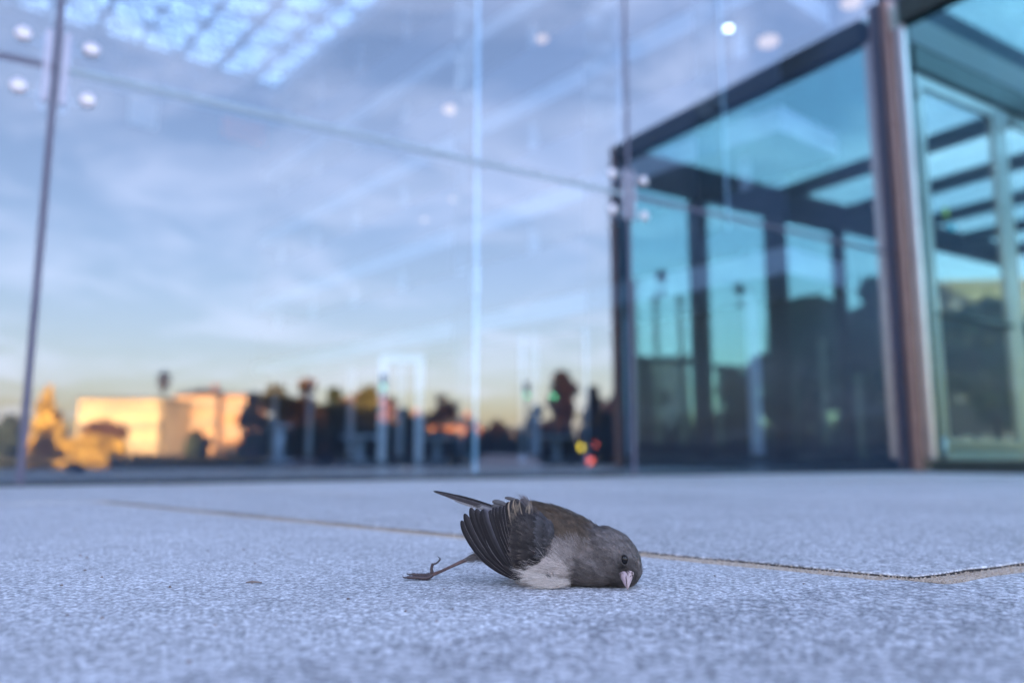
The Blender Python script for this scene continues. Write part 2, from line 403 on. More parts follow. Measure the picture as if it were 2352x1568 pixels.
# kerb line and steps down from the plaza
for i in range(3):
    b = MB(); t0 = EDGE_T - .34 * i
    b.prism([tuple(WL(-9, t0)[:2]), tuple(WL(12, t0)[:2]), tuple(WL(12, t0 - .34)[:2]), tuple(WL(-9, t0 - .34)[:2])], -.6, -.015 - .14 * i)
    o = b.build('stair_step', M['granite'], pavement)
# road past the plaza
b = MB(); 
for i, (t0, t1) in enumerate(((-22, -33),)):
    vs = [WL(-300, t0, gz(t0) + .02), WL(300, t0, gz(t0) + .02), WL(300, t1, gz(t1) + .02), WL(-300, t1, gz(t1) + .02)]
    b.add(vs, [(3, 2, 1, 0)])
struct(b.build('road', M['asphalt']))
b = MB(); vs = [WL(-250, -38, gz(-38) + .02), WL(250, -38, gz(-38) + .02), WL(250, -90, gz(-90) + .02), WL(-250, -90, gz(-90) + .02)]
b.add(vs, [(3, 2, 1, 0)]); struct(b.build('lawn', M['lawn']))
b = MB()
for i in range(-20, 20):
    c = WL(i * 6, -27.5, gz(-27.5) + .026); b.add([WL(i*6, -27.43, gz(-27.43)+.03), WL(i*6+3, -27.43, gz(-27.43)+.03), WL(i*6+3, -27.57, gz(-27.57)+.03), WL(i*6, -27.57, gz(-27.57)+.03)], [(3, 2, 1, 0)])
struct(b.build('road_marking', M['white']))
for t in (-21.9, -33.1):
    b = MB(); b.box(WL(0, t, gz(t) + .0), (500, .15, .24), (ES, ET, Vector((0, 0, 1)))); struct(b.build('kerb', M['grey']))

# ---------------------------------------------------------------- the glass wall
AX = (ES, ET, Vector((0, 0, 1)))
zj = (ray(120, 160).z / ray(120, 160).y) * WL(0, 0).y + CAM_H
SJ = s_at(2095)
S3 = s_at(1457)
SL = s_at(47)
cols = [-7.7, -5.77, -3.85, -1.92, SL, S3, SJ]
rows = [0.0, zj, zj + 1.9, zj + 3.8, zj + 5.7, zj + 7.6]
wall = empty('glass_wall', WL(0, 0), 'tall reflective glass wall of the building with silicone joints behind the bird', 'glass wall')
THK = .014
def pane(parent, s0, s1, z0, z1, m, t=.007, name='pane'):
    a_ = rng.normal(0, .0011); e_ = rng.normal(0, .0009)      # panes never sit perfectly in line
    ux = (ES + ET * a_).normalized(); uz = (Vector((0, 0, 1)) + ET * e_).normalized(); uy = uz.cross(ux).normalized()
    b = MB(); b.box(WL((s0 + s1) / 2, t, (z0 + z1) / 2), (s1 - s0, THK, z1 - z0), (ux, uy, uz)); o = b.build(name, m, parent); return o
def bar(parent, name, m, s, t, z, size, bevel=0):
    b = MB(); b.box(WL(s, t, z), size, AX); o = b.build(name, m, parent)
    if bevel:
        md = o.modifiers.new('bevel', 'BEVEL'); md.width = bevel; md.segments = 2
    return o
for i in range(len(cols) - 1):
    for j in range(len(rows) - 1):
        pane(wall, cols[i] + .009, cols[i + 1] - .009, rows[j] + (.009 if j else .012), rows[j + 1] - .009, M['glass'])
VL = 5.6
cols2 = [SJ, SJ + 1.87, SJ + 3.74, SJ + VL]
for i in range(3):
    for (z0, z1) in ((2.62, 4.75), (4.75, 6.65), (6.65, 8.55)):
        pane(wall, cols2[i] + .009, cols2[i + 1] - .009, z0 + .009, z1 - .009, M['glass'])
for i in range(3):
    for (z0, z1) in zip(rows[:-1], rows[1:]):
        pane(wall, SJ + VL + i * 1.9 + .009, SJ + VL + (i + 1) * 1.9 - .009, z0 + .01, z1 - .009, M['glass'])
for c in cols[:-1]:
    bar(wall, 'vertical_seal', M['seal'], c, .006, (rows[-1] + .0) / 2, (.0178, .016, rows[-1]))
for k_, r_ in enumerate(rows[1:]):
    for i in range(len(cols) - 1):
        bar(wall, 'horizontal_seal', M['lightseal'] if cols[i] < .5 and i == 4 else M['seal'], (cols[i] + cols[i + 1]) / 2, .006, r_, (cols[i + 1] - cols[i] - .018, .016, .0178))
# pale joint strip left of the middle fin
s2 = s_at(1104)
bar(wall, 'joint_strip', M['lightseal'], s2 / 2, .030, zj + .004, (s2 - .1, .014, .042))
# slim glass fins with bright polished edges standing behind the joints
for sx, z0, z1 in ((s2, .02, .62), (s2, .74, 4.8), (s_at(1712), 1.05, 4.8)):
    bar(wall, 'fin_edge', M['edge'], sx, .040, (z0 + z1) / 2, (.0135 if z0 < 1 else .008, .012, z1 - z0), .002)
    bar(wall, 'glass_fin', M['roofglass'], sx, .125, (z0 + z1) / 2, (.012, .156, z1 - z0))
bar(wall, 'fin_clamp', M['satin'], s2, .045, .68, (.02, .03, .11), .003)
# fins right behind the sealed joints
for c in (SL, S3, -1.92, -3.85):
    bar(wall, 'glass_fin', M['roofglass'], c, .16, rows[-1] / 2, (.015, .22, rows[-1]))
bar(wall, 'base_channel', M['darkmetal'], (cols[0] + SJ) / 2, .012, .0035, (SJ - cols[0] - .02, .03, .004))
# spider fittings: four round bolt heads outside, arms and an upright inside
def spider(s, z, parent):
    b = MB()
    for ds in (-.026, .026): b.box(WL(s + ds, .05, z), (.02, .022, .215), AX)
    b.box(WL(s, .06, z), (.034, .03, .06), AX)
    for ds in (-1, 1):
        for dz in (-1, 1):
            b.tube([WL(s + ds * .03, .05, z + dz * .07), WL(s + ds * .075, .03, z + dz * .073)], .008, 8)
    for ds in (-.021, .021): b.box(WL(s + ds, -.0045, z), (.017, .006, .20), AX)
    sp = b.build('spider_bracket', M['bracket'], parent)
    md = sp.modifiers.new('bevel', 'BEVEL'); md.width = .002; md.segments = 2
    for ds in (-1, 1):
        for dz in (-1, 1):
            h = MB(); p = WL(s + ds * .079, 0, z + dz * .072)
            prof = [(0.002, .021), (-.004, .021), (-.008, .017), (-.010, .010), (-.0105, .003)]
            h.tube([p + ET * a for a, _ in prof], [r for _, r in prof], 20)
            o = h.build('bolt_head', M['satin'], sp, True)
for s in (SL, S3, -1.92, -3.85):
    for r_ in rows[1:3]: spider(s, r_, wall)

# ---------------------------------------------------------------- vestibule that juts out of the wall on the right
VH = height_at(24, WL(SJ, 0).y) ; VH = min(max(VH, 2.2), 2.7)
def corner_L():                                # depth of the vestibule, from its mirror image
    k = ray(1424, 1080); kk = k.x / k.y; J = WL(SJ, 0)
    return (J.x - kk * J.y) / (kk * ET.y - ET.x)
VD = corner_L()
ves = empty('glass_vestibule', WL(SJ, 0), 'teal glass entrance vestibule with bronze and steel posts jutting out at the right', 'entrance')
def vbar(name, m, s, t, z, size, bevel=.004): return bar(ves, name, m, SJ + s, t, z, size, bevel)
Ht = .13
zr = VH - Ht / 2
# corner posts against the wall
vbar('post', M['bronze'], .022, -.032, VH / 2 + .02, (.09, .052, VH + .04), .012)
vbar('post', M['bronze'], .125, -.030, VH / 2 - .02, (.055, .045, VH - .06), .012)
vbar('post', M['darkmetal'], .078, -.03, VH / 2, (.024, .05, VH - .02))
# side beams, outer header, roof beams
for s in (0.0, VL):
    vbar('roof_beam', M['darkmetal'], s + .03, -VD / 2 - .055, zr, (.09, VD - .11, Ht))
    vbar('sill', M['darkmetal'], s + .03, -VD / 2 - .055, .03, (.06, VD - .11, .06))
    vbar('post', M['bronze'], s + .03, -VD, VH / 2, (.09, .09, VH))
    pane(ves, 0, 0, 0, 0, M['teal']) if False else None
for s in (.93 * 2, .93 * 3, .93 * 4, .93 * 5):
    vbar('roof_beam', M['darkmetal'], s, -VD / 2 - .02, zr, (.09, VD - .16, Ht - .02))
vbar('header', M['darkmetal'], VL / 2 + .03, -VD, VH - .12, (VL - .1, .10, .235))
vbar('header', M['darkmetal'], VL / 2 + .10, -.03, VH - .245, (VL - .14, .09, .13))
vbar('transom', M['grey'], VL / 2 + .10, -.022, VH - .07, (VL - .14, .07, .17))
# side panes, roof panes
def vpane(name, c, size): 
    b = MB(); b.box(WL(SJ + c[0], c[1], c[2]), size, AX); return b.build(name, M['sideglass'] if name == 'side_pane' else M['teal'], ves)
vpane('side_pane', (.03, -(VD + .07) / 2, (VH - Ht) / 2 + .03), (.012, VD - .17, VH - Ht - .064))
vpane('side_pane', (VL + .03, -(VD + .07) / 2, (VH - Ht) / 2 + .03), (.012, VD - .17, VH - Ht - .064))
rb = [0.0, 1.86, 2.79, 3.72, 4.65, VL]
for i in range(5):
    vpane('roof_pane', ((rb[i] + rb[i + 1]) / 2 + .03, -VD / 2 - .02, VH + .012), (rb[i + 1] - rb[i] - .02, VD - .06, .012))
# outer doors: posts and leaves placed as in their reflection
def s_out(px):
    Q = WL(0, VD); d = ray(px, 1085); k = d.x / d.y
    return (k * Q.y - Q.x) / (ES.x - k * ES.y) - SJ
posts = [s_out(x) for x in (1622, 1807, 1957)]
posts = [p for p in posts]
stepd = posts[1] - posts[0]
for s_ in (0.03, VL + .03):
    vbar('side_frame', M['steel'], s_ - .002, -.088, (VH - Ht) / 2 + .03, (.034, .055, VH - Ht - .064), .006)
w_post = [.10, .17, .09]
edges = []
prev = .08
for p, w in zip(posts, w_post):
    vbar('post', M['darkmetal'], p, -VD, (VH - .24) / 2, (w, .08, VH - .24))
    edges.append((prev, p - w / 2)); prev = p + w / 2
vpane('front_pane', ((prev + VL) / 2, -VD, (VH - .24) / 2), (VL - prev - .05, .012, VH - .25))

def door(s0, s1, t, z1, frame, fm, sticker=False, pull=-1, gm='teal'):
    w = s1 - s0; c = (s0 + s1) / 2
    b = MB()
    for x in (s0 + frame / 2, s1 - frame / 2): b.box(WL(SJ + x, t, z1 / 2 + .01), (frame, .045, z1 - .02), AX)
    b.box(WL(SJ + c, t, z1 - frame / 2), (w - 2 * frame, .043, frame), AX)
    b.box(WL(SJ + c, t, .135), (w - 2 * frame, .043, .055), AX)
    d = b.build('door', fm, ves); md = d.modifiers.new('bevel', 'BEVEL'); md.width = .004; md.segments = 2
    k = MB(); k.box(WL(SJ + c, t, .06), (w - 2 * frame, .038, .09), AX); k.build('kick_plate', M['kick'], d)
    p = MB(); p.box(WL(SJ + c, t, (.165 + z1 - frame) / 2), (w - 2 * frame, .012, z1 - frame - .165), AX); p.build('door_pane', M[gm], d)
    h = MB(); h.tube([WL(SJ + s0 + frame, t - .03, .80), WL(SJ + s1 - frame, t - .03, .80)], .014, 8); h.build('push_bar', M['darkmetal'], d, True)
    for zz_ in (.12, z1 - .1):
        q = MB(); q.tube([WL(SJ + s0 + .015, t - .02, zz_ - .05), WL(SJ + s0 + .015, t - .02, zz_ + .05)], .014, 8); q.build('hinge', M['satin'], d, True)
    if sticker:
        Yv = (WL(SJ + c, VD)).y; zs = height_at(636 + (30 if c > 1 else 0), Yv)
        for zz_, r, sx in ((zs, .055, 1.), (zs - .13, .022, 2.2)):
            q = MB()
            prof = [WL(SJ + c, t + .0075, zz_), WL(SJ + c, t + .009, zz_)]
            vs = [p_ + ES * (math.cos(a) * r * sx) + Vector((0, 0, math.sin(a) * r)) for p_ in prof for a in [2 * math.pi * i / 20 for i in range(20)]]
            q.add(vs, [tuple(range(20)), tuple(range(20, 40))[::-1]] + [(i, i + 20, (i + 1) % 20 + 20, (i + 1) % 20) for i in range(20)])
            q.build('sticker', M['black'], d)
    return d
for i, (e0, e1) in enumerate(edges):
    door(e0 + .006, e1 - .006, -VD, VH - .245, .035, M['darkmetal'], i < 2)
# inner doors in the line of the wall
si = s_at(2345) - SJ
z1 = VH - .32
first_w = si - .19
x = .19
door(x, si, -.03, z1, .07, M['doorsteel'], gm='doorglass')
x = si + .008
while x + first_w < VL - .05:
    door(x, x + first_w, -.03, z1, .07, M['doorsteel'], gm='doorglass'); x += first_w + .008
vbar('post', M['steel'], (x + VL) / 2, -.03, z1 / 2, (VL - x, .06, z1))
for (px, py, m, w, h_) in ((2203, 487, 'yellow', .035, .05), (2213, 522, 'cyan', .06, .03)):
    ss_ = s_at(px) - SJ; Yd = WL(SJ + ss_, -.05).y
    b = MB(); b.box(WL(SJ + ss_, -.042, height_at(py, Yd)), (w, .002, h_), AX); b.build('sticker', M[m], ves)
vbar('floor_mat', M['rubber'], VL / 2 + .03, -VD / 2 - .05, .006, (VL - .12, VD - .22, .012), 0)

# ---------------------------------------------------------------- atrium inside
G = at_depth(600, 195, 28.0); RH = G.z
g1 = Vector((.64, -.768, 0)).normalized(); g2 = Vector((-.768, -.64, 0)).normalized()
GX = (g1, g2, Vector((0, 0, 1)))
G0 = Vector((G.x, G.y, 0))
b = MB(); b.prism([tuple(WL(-30, .06)[:2]), tuple(WL(60, .06)[:2]), tuple(WL(60, 45)[:2]), tuple(WL(-30, 45)[:2])], -.03, -.004)
struct(b.build('atrium_floor', M['floorin']))
atr = empty('atrium_building', G0, 'glass roofed atrium with stacked galleries seen dimly through the glass wall', 'building')
def gbox(name, m, a, b_, z, size, parent=atr):
    q = MB(); q.box(G0 + g1 * a + g2 * b_ + Vector((0, 0, z)), size, GX); return q.build(name, m, parent)
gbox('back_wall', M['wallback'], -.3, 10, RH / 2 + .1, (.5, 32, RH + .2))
gbox('sun_block_wall', M['wallback'], 10.5, 26.3, RH / 2 + .1, (22, .5, RH + .2))  # unseen wall added to keep the low sun out of the atrium
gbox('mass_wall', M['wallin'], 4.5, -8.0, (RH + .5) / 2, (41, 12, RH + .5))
floors = [3.1, 5.4, 7.8, 10.2, RH - .45]
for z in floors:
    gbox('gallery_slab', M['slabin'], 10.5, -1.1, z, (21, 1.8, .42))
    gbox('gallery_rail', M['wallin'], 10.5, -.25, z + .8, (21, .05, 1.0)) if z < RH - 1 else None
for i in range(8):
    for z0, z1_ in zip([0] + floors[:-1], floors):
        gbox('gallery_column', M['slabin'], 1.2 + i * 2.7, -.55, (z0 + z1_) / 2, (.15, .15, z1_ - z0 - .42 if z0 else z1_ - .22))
# glazed roof on a space frame
q = MB(); q.box(G0 + g1 * 11 + g2 * 14.5 + Vector((0, 0, RH + .35)), (24, 35, .03), GX)
q.build('roof_pane', M['roofglass'], atr)
q = MB(); st = 1.25
for i in range(18):
    for j in range(24):
        p = G0 + g1 * (i * st - 1) + g2 * (j * st - 2) + Vector((0, 0, RH + .2)); lo = p + g1 * st / 2 + g2 * st / 2 - Vector((0, 0, 1.3))
        if i < 17: q.tube([p, p + g1 * st], .05, 5, False)
        if j < 23: q.tube([p, p + g2 * st], .05, 5, False)
        if i < 17 and j < 23:
            q.tube([p, p + g1 * st + g2 * st] if (i + j) % 2 else [p + g1 * st, p + g2 * st], .04, 4, False)
            for dd in (Vector((0, 0, 0)), g1 * st, g2 * st, g1 * st + g2 * st): q.tube([lo, p + dd], .03, 4, False)
            if i < 16: q.tube([lo, lo + g1 * st], .045, 5, False)
            if j < 22: q.tube([lo, lo + g2 * st], .045, 5, False)
            q.ball(lo, .12, 6, 4)
stuff(q.build('roof_truss', M['grey'], atr))
# banner on the back wall
def gplane_pt(px, py, off=0.0):
    d = ray(px, py); nrm = g1; P0 = G0 + g1 * off
    k = (P0 - Vector((0, 0, CAM_H))).dot(nrm) / d.dot(nrm); return Vector((0, 0, CAM_H)) + d * k
a, c = gplane_pt(512, 262, .1), gplane_pt(608, 340, .1)
b = MB(); ctr = (a + c) / 2; b.box(ctr, (.06, abs((c - a).dot(g2)), abs(a.z - c.z)), GX)
tag(b.build('banner', M['redpanel']), 'reddish banner hanging on the atrium back wall', 'banner')
a, c = gplane_pt(300, 210, .1), gplane_pt(360, 300, .1)
b = MB(); ctr = (a + c) / 2; b.box(ctr, (.06, abs((c - a).dot(g2)), abs(a.z - c.z)), GX)
tag(b.build('wall_panel', M['white']), 'pale upright panel high on the atrium back wall left of the red banner', 'panel')
# lamps under the galleries
def gal_pt(px, py, off=.35):
    d = ray(px, py); nrm = g2; P0 = G0 + g2 * off
    k = (P0 - Vector((0, 0, CAM_H))).dot(nrm) / d.dot(nrm); return Vector((0, 0, CAM_H)) + d * k
def pendant(p, r, m, label, sq=1.):
    t = empty('ceiling_lamp', p + Vector((0, 0, .5)), label, 'lamp', 'lamps lit inside the atrium')
    b = MB(); b.tube([p + Vector((0, 0, .02)), p + Vector((0, 0, .5))], .012, 6); b.build('cord', M['darkmetal'], t)
    b = MB(); b.ball(p, (r, r, r * sq), 12, 8); b.build('bulb', m, t, True)
    b = MB(); b.tube([p + Vector((0, 0, r * sq * .6)), p + Vector((0, 0, r * sq * .6 + .08))], [r * 1.1, r * .3], 12); b.build('lamp_shade', M['darkmetal'], t, True)
for px, py, r, m, lb in ((1673, 66, .05, 'white_on', 'small bright white lamp above the vestibule reflection'),
                      (1245, 90, .22, 'warm_on', 'warm lamp high inside right of the bright glass fin'),
                      (1035, 252, .3, 'warm_on', 'warm lamp glowing on an upper gallery left of the bright glass fin'),
                      (1045, 458, .18, 'warm_on', 'pinkish warm lamp on the middle gallery beside the bright fin'),
                      (975, 505, .12, 'warm_on', 'small warm lamp lower left of the pinkish gallery lamp'),
                      (1765, 96, .32, 'warm_on', 'broad warm lamp right of the small white lamp'),
                      (1955, 6, .28, 'warm_on', 'warm lamp at the top edge above the vestibule')):
    off = .45
    pp = at_depth(px, py, 9.0) if px > 1600 else gal_pt(px, py, off)
    if px > 1600 and r > .1: r = .13
    pendant(pp, r * (.6 if px < 1600 else 1), M[m], lb, .5)
# cafe tables and frames on the atrium floor
def table(px, pytop, wpx, Y, label, m='slabin'):
    p = at_depth(px, 1050, Y); h = height_at(pytop, Y); w = wpx / FPX * Y
    t = empty('pedestal_table', (p.x, p.y, 0), label, 'table', 'pedestal tables in the atrium')
    b = MB(); b.tube([(p.x, p.y, h - .05), (p.x, p.y, h)], w / 2, 20); b.build('table_top', M[m], t)
    b = MB(); b.tube([(p.x, p.y, .03), (p.x, p.y, h - .05)], .09, 10); b.build('pedestal', M[m], t, True)
    b = MB(); b.tube([(p.x, p.y, 0), (p.x, p.y, .03)], [.3, .26], 16); b.build('base', M[m], t)
table(641, 975, 50, 16, 'tall pale blue bar table on one thick stem')
table(825, 1000, 90, 17, 'wide low pedestal table left of the portal frame')
table(1003, 1003, 92, 18, 'wide pedestal table beside the bright fin')
table(1278, 1000, 80, 18, 'pedestal table below the green light at right')
def frame_thing(x0, x1, top, Y, label, wd=.16):
    a, c = at_depth(x0, 1050, Y), at_depth(x1, 1050, Y); h = height_at(top, Y)
    t = empty('portal_frame', ((a.x + c.x) / 2, Y, 0), label, 'frame')
    for p in (a, c):
        b = MB(); b.box((p.x, p.y, h / 2), (wd, wd, h)); b.build('upright', M['white'], t)
    b = MB(); b.box(((a.x + c.x) / 2, Y, h + wd / 2), (c.x - a.x + wd, wd, wd)); b.build('lintel', M['white'], t)
frame_thing(877, 962, 832, 17, 'white portal frame standing in the atrium left of the bright fin')
def column(px, top, Y, label, wd=.2, m='white'):
    p = at_depth(px, 1050, Y); h = height_at(top, Y)
    t = empty('slim_column', (p.x, p.y, 0), label, 'column', 'slim columns in the atrium')
    b = MB(); b.tube([(p.x, p.y, .1), (p.x, p.y, h)], wd / 2, 12); b.build('shaft', M[m], t, True)
    b = MB(); b.box((p.x, p.y, .05), (wd * 1.6, wd * 1.6, .1)); b.build('base', M[m], t)
for px, top, lb in ((1075, 800, 'slim pale column just left of the bright fin'), (1200, 770, 'slim pale column right of the bright fin'),
                    (1350, 750, 'tall slim column before the vestibule reflection')):
    column(px, top, 15, lb, .085, 'grey' if px < 800 else 'slabin')

# added glowing balls that imitate sun glints near the foot of the wall
for px, py, lb in ((933, 1078, 'added glowing ball imitating a sun glint left of the fin'), (1076, 1066, 'added glowing ball imitating a sun glint beside the fin')):
    p = on_ground(px, py + 2); d = ray(px, py)
    P_ = WL(s_at(px), .9, .03)
    q = at_depth(px, py, P_.y)
    t = empty('glint_ball', (q.x, q.y, 0), lb, 'light', 'added glowing balls imitating sun glints')
    b = MB()
    for i in range(26):
        v_ = Vector(rng.normal(size=3)).normalized() * .012; b.ball(Vector((q.x, q.y, max(q.z, .014))) + v_, .0011, 5, 4)
    b.build('bulb', M['warm_on'], t)  # emissive beads standing in for a sun glint
    b = MB(); b.tube([(q.x, q.y, 0), (q.x, q.y, max(q.z, .014) - .004)], .002, 6); b.build('stem', M['darkmetal'], t)

# ---------------------------------------------------------------- the city behind the camera, seen in the glass
def mirror(p):
    d = p.x * ET.x + p.y * ET.y - (O.x * ET.x + O.y * ET.y); return Vector((p.x - 2 * d * ET.x, p.y - 2 * d * ET.y, p.z))
def env(px, D):
    p = at_depth(px, 1050, D); r = mirror(p); t = (r - O).dot(ET); return Vector((r.x, r.y, gz(t)))
def place_h(py, D, g): return height_at(py, D) - g.z
def crown_mesh(name, clumps, n, leaf, base, parent):
    V = []; F = []; C = []
    tot = sum(r[0] * r[1] * r[2] for _, r, _ in clumps)
    for c, r, tone in clumps:
        k = max(20, int(n * r[0] * r[1] * r[2] / tot))
        d = rng.normal(size=(k, 3)); d /= np.linalg.norm(d, axis=1)[:, None]
        rad = rng.uniform(.35, 1.08, (k, 1)) ** .6
        P = np.array(c) + d * rad * np.array(r)
        u = rng.normal(size=(k, 3)); u /= np.linalg.norm(u, axis=1)[:, None]
        w = np.cross(u, rng.normal(size=(k, 3))); w /= np.linalg.norm(w, axis=1)[:, None]
        sz = leaf * rng.uniform(.6, 1.5, (k, 1))
        q = np.stack([P - u * sz, P - w * sz * .6, P + u * sz, P + w * sz * .6], 1).reshape(-1, 3)
        b0 = len(V); V += q.tolist(); F += [(b0 + 4 * i, b0 + 4 * i + 1, b0 + 4 * i + 2, b0 + 4 * i + 3) for i in range(k)]
        cc = np.array(base) * (tone * rng.uniform(.6, 1.4, (k, 1))); C += np.repeat(cc, 4, 0).tolist()
    return arr_obj(name, V, F, M['leaf'], parent, False, C)
def tree(g, H, Rr, label, base=(.035, .05, .025), n=2600, dense=1.0, conic=False, cat='tree'):
    t = empty('tree', g, label, cat, 'trees across the plaza')
    b = MB(); th = H * (.35 if not conic else .15)
    b.tube([g, g + Vector((Rr * .05, 0, th * .5)), g + Vector((0, Rr * .04, th)), g + Vector((0, 0, H * .8))], [H * .028, H * .022, H * .018, H * .004], 8)
    for i in range(7):
        a = i * 2.4; z = H * (.35 + .06 * i); l = Rr * .75
        b.tube([g + Vector((0, 0, z)), g + Vector((math.cos(a) * l * .5, math.sin(a) * l * .5, z + H * .09)), g + Vector((math.cos(a) * l, math.sin(a) * l, z + H * .13))], [H * .012, H * .008, H * .003], 6)
    b.build('trunk', M['wood'], t, True)
    cl = []
    if conic:
        for i in range(9):
            f = i / 8; r = Rr * (1 - f * .85) * .8
            cl.append((g + Vector((random.uniform(-.1, .1) * Rr, random.uniform(-.1, .1) * Rr, H * (.12 + .83 * f))), (r, r, H * .1), random.uniform(.8, 1.2)))
    else:
        for i in range(14):
            a = random.uniform(0, 6.28); rr = Rr * random.uniform(.1, .68); z = H * random.uniform(.42, .86)
            k_ = 1 - abs(z / H - .6) * 1.3; r = Rr * random.uniform(.28, .46)
            cl.append((g + Vector((math.cos(a) * rr * k_, math.sin(a) * rr * k_, z)), (r, r, r * .75), random.uniform(.7, 1.3)))
        cl.append((g + Vector((0, 0, H * .93)), (Rr * .3, Rr * .3, H * .07), 1.0))
    crown_mesh('crown', cl, int(n * dense * 2.2), Rr * .10, base, t)
def env_tree(px, top, wpx, D, label, **kw):
    g = env(px, D); tree(g, place_h(top, D, g), wpx / 1.7 / FPX * D, label, **kw)
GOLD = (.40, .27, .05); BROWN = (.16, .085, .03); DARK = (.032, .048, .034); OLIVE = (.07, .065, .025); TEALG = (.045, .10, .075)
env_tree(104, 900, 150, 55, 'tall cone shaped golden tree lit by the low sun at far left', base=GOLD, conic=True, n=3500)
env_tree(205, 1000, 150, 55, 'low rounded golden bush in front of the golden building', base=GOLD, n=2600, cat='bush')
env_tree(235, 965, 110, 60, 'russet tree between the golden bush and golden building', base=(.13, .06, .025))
env_tree(8, 955, 100, 48, 'dark tree at the left edge of the glass reflection', base=DARK)
env_tree(628, 884, 125, 75, 'broad olive tree left of the highest treetop', base=OLIVE)
env_tree(700, 868, 100, 70, 'highest treetop in the middle left of the reflection', base=BROWN)
env_tree(765, 890, 90, 80, 'dark tree right of the highest treetop', base=DARK)
env_tree(845, 885, 110, 85, 'dark leafy tree behind the portal frame', base=OLIVE)
env_tree(1015, 905, 90, 70, 'sparse brownish tree right of the portal frame', base=BROWN, dense=.35)
env_tree(1292, 850, 105, 60, 'orange brown autumn tree near the vestibule reflection', base=(.2, .1, .04), dense=.8)
env_tree(1365, 885, 80, 62, 'smaller grey green tree right of the orange autumn tree', base=OLIVE, dense=.6)
env_tree(1480, 820, 120, 45, 'dark tree behind the first vestibule door', base=DARK)
env_tree(1690, 845, 130, 50, 'brown tree with a gap of sky beside the big dark tree', base=(.10, .065, .03))
env_tree(1880, 690, 290, 34, 'huge dark green tree filling the vestibule doors', base=TEALG, n=6500)
env_tree(2050, 640, 250, 32, 'dark green tree beside the bronze posts', base=TEALG, n=5000)
env_tree(2290, 690, 260, 30, 'dark tree reflected low in the steel framed door', base=TEALG, n=5000)
# long hedge and low wall that close the view at street level
hg = MB()
def hedge(x0, x1, top, D, label):
    a, c = env(x0, D), env(x1, D * 1.02); mid = (a + c) / 2; h = place_h(top, D, mid); t = empty('hedge', mid, label, 'hedge')
    cl = []; k_ = 12
    for i in range(k_):
        p = a.lerp(c, (i + .5) / k_); r = (c - a).length / k_ * .7
        cl.append((p + Vector((0, 0, h * .5)), (r, r * .6, h * random.uniform(.45, .58)), random.uniform(.8, 1.2)))
    crown_mesh('foliage', cl, 5200, .22, (.035, .055, .045), t)
    b = MB(); d = (c - a).normalized()
    b.box(mid + Vector((0, 0, h * .35)), ((c - a).length, .5, h * .7), (d, Vector((-d.y, d.x, 0)), Vector((0, 0, 1)))); b.build('stems', M['wood'], t)
hedge(560, 985, 980, 36, 'long dark hedge along the street left of the bright fin')
hedge(985, 1440, 988, 38, 'long dark hedge along the street right of the bright fin')
hedge(1440, 2080, 960, 28, 'tall dark hedge behind the vestibule doors')
hedge(250, 560, 1040, 50, 'low grey green hedge below the golden building')
for px, top, w_, D, lb, bs in ((575, 900, 80, 66, 'olive brown tree at the left end of the tree row', OLIVE), (820, 900, 80, 90, 'dark brown tree beside the red brick building', BROWN), (925, 935, 80, 60, 'small dark tree inside the portal frame outline', DARK),
        (960, 950, 70, 75, 'low dark tree left of the sparse brownish tree', OLIVE), (1140, 965, 80, 80, 'low grey brown tree right of the bright fin', BROWN), (1235, 930, 70, 72, 'dark tree left of the orange autumn tree', DARK), (1415, 905, 70, 50, 'dark tree at the corner of the vestibule reflection', DARK), (450, 985, 70, 80, 'low dark tree before the peach building', DARK)):
    env_tree(px, top, w_, D, lb, base=bs)
